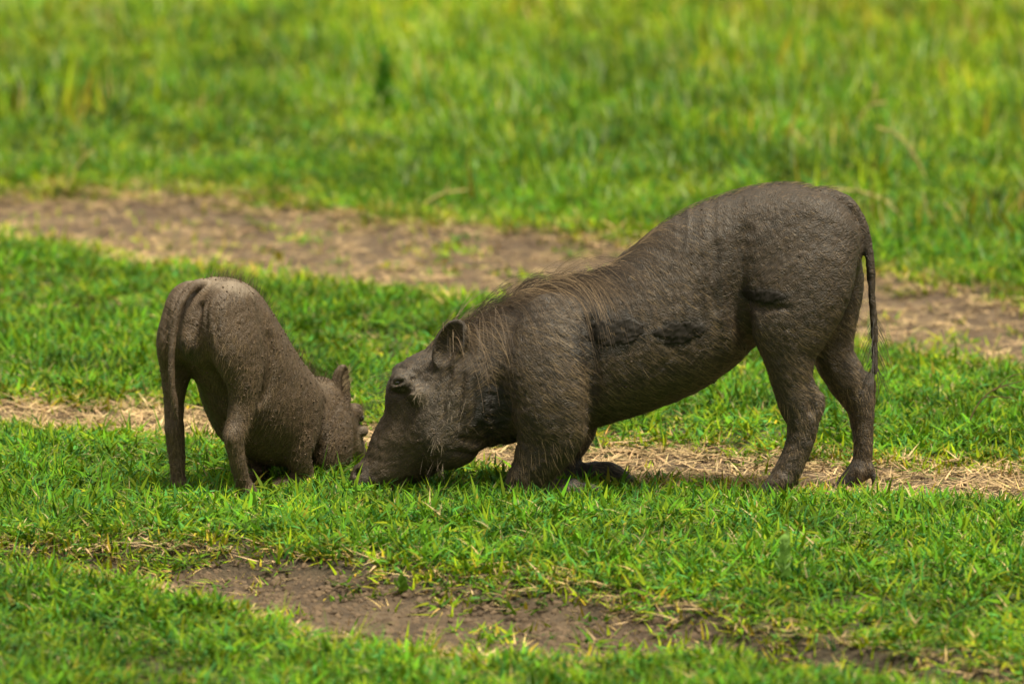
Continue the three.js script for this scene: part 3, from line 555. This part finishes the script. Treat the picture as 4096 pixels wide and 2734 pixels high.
  for (const s of [1, -1]) { const e = shady(new THREE.Mesh(new THREE.SphereGeometry(0.0095, 20, 14), eyeMat)); e.name = 'eye'; e.position.set(0.914, 0.259, 0.0645 * s); hog.add(e); }
  mudCrumbs(b, hog, 5200, 61, (p) => p[1] > 560 ? 0.12 : sstep(0.05, 0.35, fbm(p[0] * 0.012 + 9, p[1] * 0.012, p[2] * 0.012, 2)) * 0.7 + (ell(p, [1128, 205, 100], [60, 80, 80]) > 0 ? 0.9 : 0.02), [0.045, 0.031, 0.02]);
  // coat
  const flow = (p) => p[0] < 1110 && p[1] < 330 ? [0.75, 0.55, 0] : p[1] < 230 && p[0] > 1700 ? [0.25, -1, 0] : p[0] < 1360 && p[1] < 150 ? [0.35, -1, 0] : p[0] > 1780 && p[1] > 380 ? [0.75, -0.35 - 0.9 * sstep(1880, 1960, p[0]), 0] : [0.8, -0.55 + 0.25 * nz(p[0] * 0.01, p[1] * 0.01, 4), 0.1];
  bristles(b, hog, 56000, 7, (p, n, r) => {
    if (p[0] > 1980 && p[1] > 240) return null;
    if (patchAt(p, stains) > 0.05 && r() < 0.8) return null;
    if (ell(p, [1128, 205, 100], [44, 66, 70]) > 0 && r() < 0.8) return null;
    if (p[1] > 400 && r() < 0.5) return null;
    if (p[1] < 20 && r() < 0.8) return null;
    const face = p[0] < 1000 && p[1] < 330, rump = p[0] > 1620 && p[1] > 440, belly = p[1] < 330 && p[0] > 1300 && p[0] < 1720;
    const pale = r() < (rump ? 0.26 : p[1] > 400 ? 0.4 : 0.58), k = 0.7 + 0.6 * r();
    let len = face ? 5 + 9 * r() : rump ? 6 + 9 * r() : belly ? 14 + 22 * r() : 13 + 20 * r(); if (p[1] < 200 && p[0] > 1700) len *= 0.55;
    return { dir: flow(p), jit: 0.55, lift: 0.12 + 0.25 * r(), len, w: 0.32 + 0.24 * r(), col: pale ? [0.24 * k, 0.165 * k, 0.088 * k] : [0.04 * k, 0.028 * k, 0.019 * k] };
  }, 'coat');
  // mane, crest, tail tuft, brow and jaw hairs
  const f = fieldOf(parts), r = rngOf(77), top = (x, z, from) => { let y = from; while (y > 100 && f(x, y, z) > 0) y -= 3; return y - 1; };
  const roots = [];
  const brown = () => { const k = 0.6 + 0.9 * r(), q = r(); return q < 0.34 ? [0.105 * k, 0.070 * k, 0.042 * k] : q < 0.86 ? [0.038 * k, 0.025 * k, 0.016 * k] : [0.22 * k, 0.15 * k, 0.085 * k]; };
  for (let q = 0; q < 140; q++) {                // locks of a dozen hairs that bend alike
    const t = Math.pow(r(), 1.45), X = mix(985, 1500, t), Zr = (r() - 0.42) * 60, side = r() < 0.8 ? 1 : -0.7, len = (110 + 170 * r()) * mix(1, 0.6, sstep(1280, 1500, X)) * mix(0.7, 1, sstep(980, 1080, X)), up = 0.45 + 0.95 * r(), out = 0.15 + 0.5 * r(), tone = brown(), sag = 0.22 + 0.16 * r();
    for (let i = 0; i < 12; i++) {
      const x = X + (r() - 0.5) * 26, z = Zr + (r() - 0.5) * 14, y = top(x, z, 760), k = 0.7 + 0.6 * r();
      roots.push({ at: [x, y, z], dir: [0.5 + 0.5 * r(), up * (0.7 + 0.6 * r()) * mix(1, 0.45, sstep(1180, 1340, x)), side * out * (0.5 + 1.0 * r())], len: len * (0.65 + 0.6 * r()), w: 0.6 + 0.8 * r(), sag: sag * (0.8 + 0.4 * r()), wind: [0.04 * (r() - 0.4), 0, 0.06 * side * r()], col: tone.map((v) => v * k), seg: 10 });
    }
  }
  for (let q = 0; q < 24; q++) {
    const X = 1030 + 110 * r(), Zr = 10 + 40 * r(), len = 120 + 110 * r(), tone = brown(), sag = 0.3 + 0.15 * r();
    for (let i = 0; i < 6; i++) { const x = X + (r() - 0.5) * 50, z = Zr + (r() - 0.5) * 14, y = top(x, z, 760), k = 0.8 + 0.7 * r(); roots.push({ at: [x, y, z], dir: [-0.1 + 1.0 * r(), 0.35 + 0.9 * r(), 0.45 + 0.9 * r()], len: len * (0.45 + 0.75 * r()), w: 0.5 + 0.8 * r(), sag: sag * (0.85 + 0.3 * r()), wind: [0.02, 0, 0.02], col: tone.map((v) => v * k), seg: 10 }); }
  }
  longHairs(parts, hog, 'mane', roots, 5).userData.label = 'long brown hairs of the mane falling over the shoulder';
  const crest = [];
  for (let i = 0; i < 900; i++) { const x = mix(1380, 1900, r()), z = (r() - 0.5) * 40, y = top(x, z, 760), k = 0.5 + 0.8 * r(); crest.push({ at: [x, y, z], dir: [0.9, 0.10 + 0.32 * r(), (r() - 0.5) * 0.4], len: 12 + 20 * r(), w: 0.7, sag: 0.3, col: r() < 0.7 ? [0.04 * k, 0.03 * k, 0.022 * k] : [0.24 * k, 0.17 * k, 0.09 * k], seg: 4 }); }
  longHairs(parts, hog, 'back_crest', crest, 6);
  const tuftH = [];
  for (let i = 0; i < 110; i++) { const y = mix(270, 400, Math.pow(r(), 1.5)), a = r() * 6.283, k = 0.5 + 0.8 * r(); tuftH.push({ at: [2002 + 6 * Math.cos(a), y, 8 + 6 * Math.sin(a)], dir: [0.55 * Math.cos(a), -0.8, 0.5 * Math.sin(a)], len: 50 + 55 * r(), w: 0.9, sag: 0.35, col: [0.035 * k, 0.025 * k, 0.018 * k], seg: 6 }); }
  longHairs([tailBone], hog, 'tail_tuft', tuftH, 8);
  const face = [];
  for (let i = 0; i < 70; i++) { const s = r() < 0.7 ? 1 : -1, y = mix(200, 290, r()), z = s * (20 + 50 * r()); let x = 800; while (x < 1000 && f(x, y, z) > 0) x += 3; face.push({ at: [x, y, z], dir: [-0.9, 0.35 - 0.9 * r(), (r() - 0.5) * 0.8], len: 25 + 50 * r(), w: 0.6, sag: 0.3, col: [0.03, 0.022, 0.016], seg: 6 }); }
  for (let i = 0; i < 120; i++) {                 // pale whisker patches on jaw, wart and cheek
    const [cx, cy, sp, L] = [[1004, 76, 34, 36], [1000, 138, 20, 24], [1045, 205, 55, 22], [965, 234, 26, 14]][Math.floor(r() * 4)], x = cx + (r() + r() - 1) * sp, y = cy + (r() + r() - 1) * sp, k = 0.7 + 0.6 * r(); let z = 190; while (z > 0 && f(x, y, z) > 0) z -= 3;
    face.push({ at: [x, y, z - 1], dir: [0.5 - 0.9 * r(), -0.7 + 0.5 * r(), 0.45], len: L * (0.6 + 0.8 * r()), w: 0.5, sag: 0.3, col: [0.19 * k, 0.14 * k, 0.09 * k], seg: 5 });
  }
  longHairs(parts, hog, 'whiskers', face, 9);
}

// ---------------------------------------------------------------- the smaller warthog, rump to the camera; x forward, z to its right
{
  const hog = new THREE.Group(); hog.name = 'warthog_001';
  const YAW = 55 * Math.PI / 180; hog.position.set(-0.6965, 0, 0.2); hog.rotation.y = YAW; hog.scale.set(1, 1.012, 1);
  tag(hog, 'smaller mud-caked warthog seen from behind with its tail hanging', 'warthog', 'warthogs rooting snout to snout'); scene.add(hog);
  const parts = [
    chain([[36, 396, 0, 108, 90], [78, 374, 0, 120, 102], [125, 318, 0, 120, 108], [205, 236, 0, 114, 108], [290, 184, 0, 102, 88], [355, 154, 0, 88, 68], [415, 142, 0, 78, 62]], 30),
    chain([[128, 226, 0, 76, 84], [180, 184, 0, 96, 98], [262, 138, 0, 92, 86], [318, 122, 0, 78, 62]], 40),
    // head, snout down
    chain([[420, 146, 0, 80, 70], [470, 108, 0, 72, 64], [516, 62, 0, 56, 52], [550, 26, 0, 42, 41], [564, 10, 0, 36, 38]], 26),
    blob([572, 6, 0], [30, 12, 36], 10, { ax: norm3([0.9, 0.4, 0]), ay: norm3([-0.4, 0.9, 0]) }),
    blob([414, 82, 54], [60, 80, 40], 18), blob([414, 82, -54], [60, 80, 40], 18),
    blob([520, 136, 42], [20, 22, 18], 14), blob([520, 136, -42], [20, 22, 18], 14),
    blob([532, 122, 56], [10, 6, 8], 5, { cut: 1 }), blob([532, 122, -56], [10, 6, 8], 5, { cut: 1 }),
    blob([536, 92, 50], [15, 13, 15], 9), blob([536, 92, -50], [15, 13, 15], 9),
    // ears
    blob([452, 204, 54], [56, 27, 14], 10, { ax: norm3([-0.06, 0.98, 0.1]), ay: norm3([0.75, 0, 0.66]) }), blob([456, 212, 71], [50, 21, 16], 5, { ax: norm3([-0.06, 0.98, 0.1]), ay: norm3([0.75, 0, 0.66]), cut: 1 }),
    blob([440, 190, -56], [42, 25, 14], 12, { ax: norm3([-0.2, 0.96, -0.2]), ay: norm3([0.8, 0.2, 0.5]) }),
    // hind legs
    chain([[10, 416, -52, 80, 46], [-4, 360, -72, 68, 38], [-2, 300, -82, 46, 31], [-6, 240, -84, 29, 23], [-10, 196, -82, 24, 20], [-10, 150, -80, 24, 21], [-3, 98, -80, 19, 19], [0, 48, -80, 16, 17], [4, 26, -80, 17, 18]], 15),
    blob([-26, 160, -80], [10, 14, 11], 12),
    chain([[2, 30, -88, 15], [18, 14, -90, 14, 11], [38, 4, -90, 6, 7]], 8), chain([[2, 30, -70, 15], [18, 14, -68, 14, 11], [38, 4, -68, 6, 7]], 8),
    chain([[14, 418, 58, 86, 52], [14, 360, 80, 76, 45], [26, 300, 90, 56, 36], [26, 240, 89, 40, 30], [12, 192, 86, 31, 25], [-6, 158, 86, 26, 23], [-1, 118, 86, 20, 20], [14, 76, 86, 18, 18], [34, 34, 86, 17, 18]], 15),
    blob([-26, 160, 86], [11, 15, 12], 12),
    chain([[36, 34, 78, 15], [52, 14, 76, 14, 11], [72, 4, 76, 6, 7]], 8), chain([[36, 34, 96, 15], [52, 14, 98, 14, 11], [72, 4, 98, 6, 7]], 8),
    // front legs folded under the chest
    chain([[278, 190, 60, 60, 38], [272, 120, 66, 44, 34], [266, 76, 66, 34, 28], [290, 30, 62, 24, 23], [296, 16, 62, 21, 21]], 24), chain([[294, 14, 62, 19, 19], [240, 12, 46, 15, 15], [212, 10, 42, 13, 14], [190, 8, 42, 7, 10]], 12),
    chain([[278, 190, -60, 60, 38], [272, 120, -66, 44, 34], [266, 76, -66, 34, 28], [290, 30, -62, 24, 23], [296, 16, -62, 21, 21]], 24), chain([[294, 14, -62, 19, 19], [240, 12, -46, 15, 15], [212, 10, -42, 13, 14], [190, 8, -42, 7, 10]], 12),
    // under the tail, skin fold before the right thigh, tail
    blob([-60, 376, 0], [20, 26, 20], 18),
    chain([[-50, 450, 28, 8], [-74, 410, 24, 8], [-76, 360, 24, 6]], 14, { cut: 1 }), chain([[-50, 450, -26, 8], [-74, 410, -24, 8], [-76, 360, -24, 6]], 14, { cut: 1 }),
    chain([[4, 492, 0, 14], [-42, 495, 0, 12], [-88, 466, 0, 10], [-108, 420, -2, 9], [-120, 350, -4, 8], [-122, 285, -2, 7.5], [-116, 235, 2, 7], [-112, 206, 4, 4]], 5, { sub: 5 }),
  ];
  parts.push(crease(parts, [[104, 372, 5], [112, 318, 9], [106, 262, 9], [92, 225, 6]], 18), crease(parts, [[366, 180, 6], [346, 120, 11], [350, 60, 11]], 16), crease(parts, [[516, 152, 2.5], [530, 142, 3], [538, 132, 2.5]], 5));
  const clod = (p) => (1 - sstep(455, 490, p[0]) * 0.85) * (1 - sstep(190, 205, p[1]) * sstep(415, 430, p[0])) * sstep(-0.15, 0.25, fbm(p[0] * 0.011 + 7, p[1] * 0.011, p[2] * 0.011, 2) + 0.25 * sstep(60, 200, p[0]) + 0.1);
  const relief = (p) => { const rows = Math.sin(p[0] * 0.03 + 4 * nz(p[0] * 0.008, p[1] * 0.01, p[2] * 0.01)); return 3.2 * fbm(p[0] * 0.016, p[1] * 0.016, p[2] * 0.016, 2) + 1.0 * hash(p, 0.09) + clod(p) * (3.0 * Math.max(0, hash(p, 0.10) - 0.2) + 3.5 * Math.max(0, hash([p[0] + 50, p[1], p[2]], 0.21) - 0.2)) - sstep(350, 400, p[1]) * sstep(490, 455, p[1]) * sstep(70, 30, p[0]) * (6 * Math.exp(-(((p[2] - 52 - (460 - p[1]) * 0.12) / 6) ** 2)) + 5 * Math.exp(-(((p[2] - 78 - (450 - p[1]) * 0.1) / 5) ** 2)) + 4 * Math.exp(-(((p[2] + 60) / 6) ** 2))); };
  const b = bodyMesh(parts, 3.5, relief, (p) => {
    const n = fbm(p[0] * 0.022, p[1] * 0.022, p[2] * 0.022, 4), f = hash(p, 0.15), k = clod(p);
    let c = [0.061, 0.037, 0.0185].map((v) => v * (1 + 0.45 * n + 0.25 * f));
    const to = (t, w) => { c = c.map((v, i) => mix(v, t[i], clamp(w))); };
    to([0.085, 0.057, 0.036], k * sstep(0.1, 0.3, hash(p, 0.12)) * 0.7);
    const rough = 0.4 * fbm(p[0] * 0.03, p[1] * 0.03, p[2] * 0.03, 4);
    to([0.20, 0.155, 0.11], sstep(0.0, 0.5, ell(p, [60, 506, 40], [120, 56, 150]) + rough) * 0.85);
    to([0.16, 0.12, 0.082], sstep(-0.05, 0.5, ell(p, [380, 250, 50], [80, 60, 70]) + rough) * 0.6);
    to([0.16, 0.12, 0.085], sstep(-0.05, 0.4, ell(p, [540, 95, 50], [40, 60, 60]) + rough) * 0.6);
    to([0.04, 0.03, 0.022], sstep(0.0, 0.4, ell(p, [-70, 330, 0], [40, 60, 34]) + rough) * 0.8);
    if (p[1] < 20 && p[0] < 100) to([0.02, 0.018, 0.017], 0.85);
    return c.map((v) => Math.max(0.008, v));
  }, skinMat);
  hog.add(b.mesh);
  for (const s of [1, -1]) { const e = shady(new THREE.Mesh(new THREE.SphereGeometry(0.008, 18, 12), eyeMat)); e.name = 'eye'; e.position.set(0.530, 0.122, 0.0505 * s); hog.add(e); }
  mudCrumbs(b, hog, 7500, 62, (p) => clod(p) * (0.35 + 0.65 * sstep(0.0, 0.3, fbm(p[0] * 0.02, p[1] * 0.02, p[2] * 0.02, 2) + 0.1)) * (p[0] < -80 ? 0.2 : 1), [0.082, 0.055, 0.034]);
  bristles(b, hog, 36000, 17, (p, n, r) => {
    if (p[0] < -84 && p[1] < 440) { if (r() < 0.7) return null; }
    const head = p[0] > 400, rump = p[0] < 60 && p[1] > 400; if (rump && r() < 0.6) return null;
    const k = 0.7 + 0.6 * r(), pale = r() < 0.6;
    return { dir: head ? [-0.3, 0.2, 0.2] : p[1] < 220 && p[0] < 80 ? [0, -1, 0] : [-0.45, -0.8, 0], jit: 0.5, lift: 0.12 + 0.25 * r(), len: (head ? 10 : 9) + 15 * r(), w: 0.34 + 0.22 * r(), col: pale ? [0.20 * k, 0.135 * k, 0.072 * k] : [0.06 * k, 0.044 * k, 0.03 * k] };
  }, 'coat');
  const f = fieldOf(parts), r = rngOf(78), top = (x, z, from) => { let y = from; while (y > 60 && f(x, y, z) > 0) y -= 3; return y - 1; };
  const crest = [];
  for (let i = 0; i < 1100; i++) { const x = mix(20, 420, r()), z = (r() - 0.4) * 70, y = top(x, z, 560), k = 0.5 + 0.9 * r(); crest.push({ at: [x, y, z], dir: [-0.15 + 0.5 * r(), 0.9, 0.1 + (r() - 0.4) * 0.6], len: (16 + 30 * r()) * mix(0.7, 1.1, sstep(60, 160, x)), w: 0.8, sag: 0.22, col: r() < 0.75 ? [0.045 * k, 0.032 * k, 0.022 * k] : [0.22 * k, 0.15 * k, 0.08 * k], seg: 5 }); }
  longHairs(parts, hog, 'back_crest', crest, 16);
  const lash = [];
  for (let i = 0; i < 50; i++) { const k = 0.5 + r(); lash.push({ at: [526 + 12 * r(), 138 + 14 * r(), (r() < 0.7 ? 1 : -1) * (38 + 16 * r())], dir: [0.9, 0.35 * r(), 0.2], len: 18 + 34 * r(), w: 0.6, sag: 0.25, col: [0.03 * k, 0.022 * k, 0.016 * k], seg: 5 }); }
  for (let i = 0; i < 90; i++) { const k = 0.7 + 0.6 * r(); lash.push({ at: [458 + (r() - 0.5) * 26, 195 + 50 * r(), 58], dir: [0.5, 0.4, 0.4 * (r() - 0.3)], len: 12 + 16 * r(), w: 0.6, sag: 0.2, col: [0.26 * k, 0.19 * k, 0.11 * k], seg: 4 }); }
  longHairs(parts, hog, 'whiskers', lash, 19);
}

// ---------------------------------------------------------------- single plants that can be told apart
function leafShape(len, wid, fold, droop, lobes = 0) {
  const n = 7, P = [], I = [];
  for (let i = 0; i <= n; i++) {
    const t = i / n, w = wid * Math.pow(Math.sin(Math.PI * Math.pow(t, 0.8)), 0.8) * (1 + lobes * Math.sin(t * 22)) + 0.0004, y = len * t * (1 - 0.35 * droop * t), z = -droop * len * 0.5 * t * t;
    P.push(-w, y, z + w * fold, 0, y, z, w, y, z + w * fold);
    if (i) { const a = (i - 1) * 3; I.push(a, a + 1, a + 3, a + 1, a + 4, a + 3, a + 1, a + 2, a + 4, a + 2, a + 5, a + 4); }
  }
  const g = new THREE.BufferGeometry(); g.setAttribute('position', new THREE.Float32BufferAttribute(P, 3)); g.setIndex(I); g.computeVertexNormals(); return g;
}
const plain = (rgb, o = {}) => new THREE.MeshPhysicalMaterial({ color: new THREE.Color(...rgb), side: THREE.DoubleSide, roughness: 0.95, transmission: 0.28, thickness: 0, specularIntensity: 0.35, ...o });
function stemTube(points, r0, r1) {
  const c = new THREE.CatmullRomCurve3(points.map((p) => new THREE.Vector3(...p))), g = new THREE.TubeGeometry(c, 14, r0, 6), p = g.attributes.position;
  for (let i = 0; i <= 14; i++) { const q = c.getPoint(i / 14), k = mix(1, r1 / r0, i / 14); for (let j = 0; j <= 6; j++) { const m = i * 7 + j; p.setXYZ(m, q.x + (p.getX(m) - q.x) * k, q.y + (p.getY(m) - q.y) * k, q.z + (p.getZ(m) - q.z) * k); } }
  g.computeVertexNormals(); return g;
}
const named = (name, geo, mat, parent) => { const m = shady(new THREE.Mesh(geo, mat)); m.name = name; parent.add(m); return m; };
const stand = (name, x, z, label, cat, group) => { const g = new THREE.Group(); g.name = name; g.position.set(x, heightAt(x, z) - 0.004, z); tag(g, label, cat, group); scene.add(g); return g; };
function weed(name, x, z, h, n, leaf, rgb, seed, label) {
  const r = rngOf(seed), g = stand(name, x, z, label, 'plant'), m = plain(rgb), stem = [[0, 0, 0], [0.006, h * 0.5, 0.004], [0.012 * (r() - 0.5), h, 0.01]];
  named('stem', stemTube(stem, 0.003, 0.0015), plain(rgb.map((v) => v * 0.8), { transmission: 0 }), g);
  const shapes = [leafShape(leaf, leaf * 0.32, 0.35, 0.6, 0.16), leafShape(leaf * 0.85, leaf * 0.36, 0.3, 0.9, 0.2), leafShape(leaf * 1.1, leaf * 0.28, 0.4, 0.4, 0.14)];
  for (let i = 0; i < n; i++) { const t = 0.25 + 0.75 * (i + 0.5) / n, l = named('leaf', shapes[i % 3], m, g); l.position.set(0.006 * t, h * t, 0.006 * t); l.rotation.set(0, i * 2.4 + r() * 0.5, 0); l.rotateX(mix(1.25, 0.35, t) + (r() - 0.5) * 0.3); l.scale.setScalar(mix(1.1, 0.65, t)); }
}
weed('broadleaf_weed', 0.575, 1.36, 0.115, 15, 0.040, [0.20, 0.36, 0.07], 31, 'light green lobed-leaf weed in the blurred foreground grass');
weed('broadleaf_weed_001', -0.40, -6.35, 0.22, 18, 0.07, [0.075, 0.205, 0.012], 32, 'dark leafy weed in the far grass between the two warthogs');
weed('broadleaf_weed_002', -0.655, -3.85, 0.022, 5, 0.034, [0.30, 0.28, 0.012], 33, 'tiny yellow weed growing in the bare far rut');
weed('broadleaf_weed_003', -0.24, 1.22, 0.03, 7, 0.038, [0.10, 0.21, 0.014], 34, 'low green weed at the edge of the nearest rut');
function stalk(name, x, z, pts, w, rgb, label, head) {
  if (z < -4.8) { pts = pts.map(([a, b, c]) => [a, b * 1.15, c]); head *= 1.15; }
  const g = stand(name, x, z, label, 'grass stalk', 'dry stalks in the grass'), m = plain(rgb, { transmission: 0.1 });
  named('stem', stemTube(pts, w, w * 0.5), m, g);
  const e = pts[pts.length - 1], q = pts[pts.length - 2], l = named('dry_leaf', leafShape(head, head * 0.11, 0.4, 0.7), m, g); l.position.set(...q); l.lookAt(g.position.x + e[0] * 3 - q[0] * 2, g.position.y + e[1] * 3 - q[1] * 2 + 0.2, g.position.z + e[2] * 3 - q[2] * 2); l.rotateX(Math.PI / 2);
}
const PALE = [0.46, 0.35, 0.15], TAN = [0.42, 0.25, 0.07];
stalk('dry_stalk', -0.24, -8.3, [[0, 0, 0], [0.03, 0.13, 0], [0.10, 0.17, 0.01], [0.22, 0.20, 0.02]], 0.0042, PALE, 'long pale arching stalk near the top middle of the far grass', 0.09);
stalk('dry_stalk_001', -1.0, -9.0, [[0, 0, 0], [0.02, 0.12, 0], [0.06, 0.145, 0.02], [0.13, 0.155, 0.03]], 0.008, TAN, 'orange-brown dead blade in the top left of the far grass', 0.10);
stalk('dry_stalk_002', 1.0, -5.55, [[0, 0, 0], [0.03, 0.09, 0.01], [0.07, 0.15, 0.02], [0.12, 0.16, 0.04]], 0.0045, PALE, 'hooked straw-coloured stalk above the rump of the large warthog', 0.08);
stalk('dry_stalk_003', 1.22, -4.9, [[0, 0.01, 0], [-0.05, 0.10, 0], [-0.10, 0.15, 0.02], [-0.16, 0.17, 0.03]], 0.0045, PALE, 'pale stalk leaning left in the far grass near the right edge', 0.07);
stalk('dry_stalk_004', 1.12, -4.2, [[0, 0, 0], [-0.06, 0.07, 0.01], [-0.13, 0.10, 0.02], [-0.22, 0.11, 0.03]], 0.004, PALE, 'low bent straw stalk right of the tail at the field edge', 0.06);
stalk('dry_stalk_005', 1.52, -7.6, [[0, 0, 0], [-0.02, 0.12, 0], [-0.05, 0.19, 0.01], [-0.10, 0.22, 0.02]], 0.0055, TAN, 'brownish dead stalk in the top right corner of the grass', 0.11);
stalk('dry_stalk_006', -1.32, -4.95, [[0, 0, 0], [0.03, 0.05, 0], [0.06, 0.10, 0.01], [0.10, 0.13, 0.01]], 0.004, PALE, 'straw stalk at the left end of the far rut edge', 0.06);
stalk('dry_stalk_007', -0.3, -4.55, [[0, 0, 0], [0.05, 0.03, 0], [0.10, 0.06, 0.01], [0.17, 0.07, 0.01]], 0.0045, PALE, 'straw stalk lying across the far rut edge left of centre', 0.07);
{ // dead twig by the right edge
  const g = stand('dead_twig', 1.13, -0.72, 'thin dark dead twig sticking out of grass at the right edge', 'twig'), m = plain([0.10, 0.065, 0.035], { transmission: 0 });
  named('stem', stemTube([[-0.05, 0, 0.03], [-0.02, 0.07, 0.01], [0.02, 0.11, 0], [0.09, 0.13, -0.01]], 0.0022, 0.0012), m, g);
  for (const [a, b, c] of [[[0.02, 0.108, 0], [0.05, 0.122, 0.01], [0.08, 0.112, 0.02]], [[0.0, 0.093, 0.004], [0.04, 0.096, 0.02], [0.09, 0.088, 0.03]], [[0.03, 0.115, 0], [0.06, 0.142, 0], [0.10, 0.148, -0.02]]]) named('side_shoot', stemTube([a, b, c], 0.0014, 0.0008), m, g);
}

renderer.render(scene, camera);
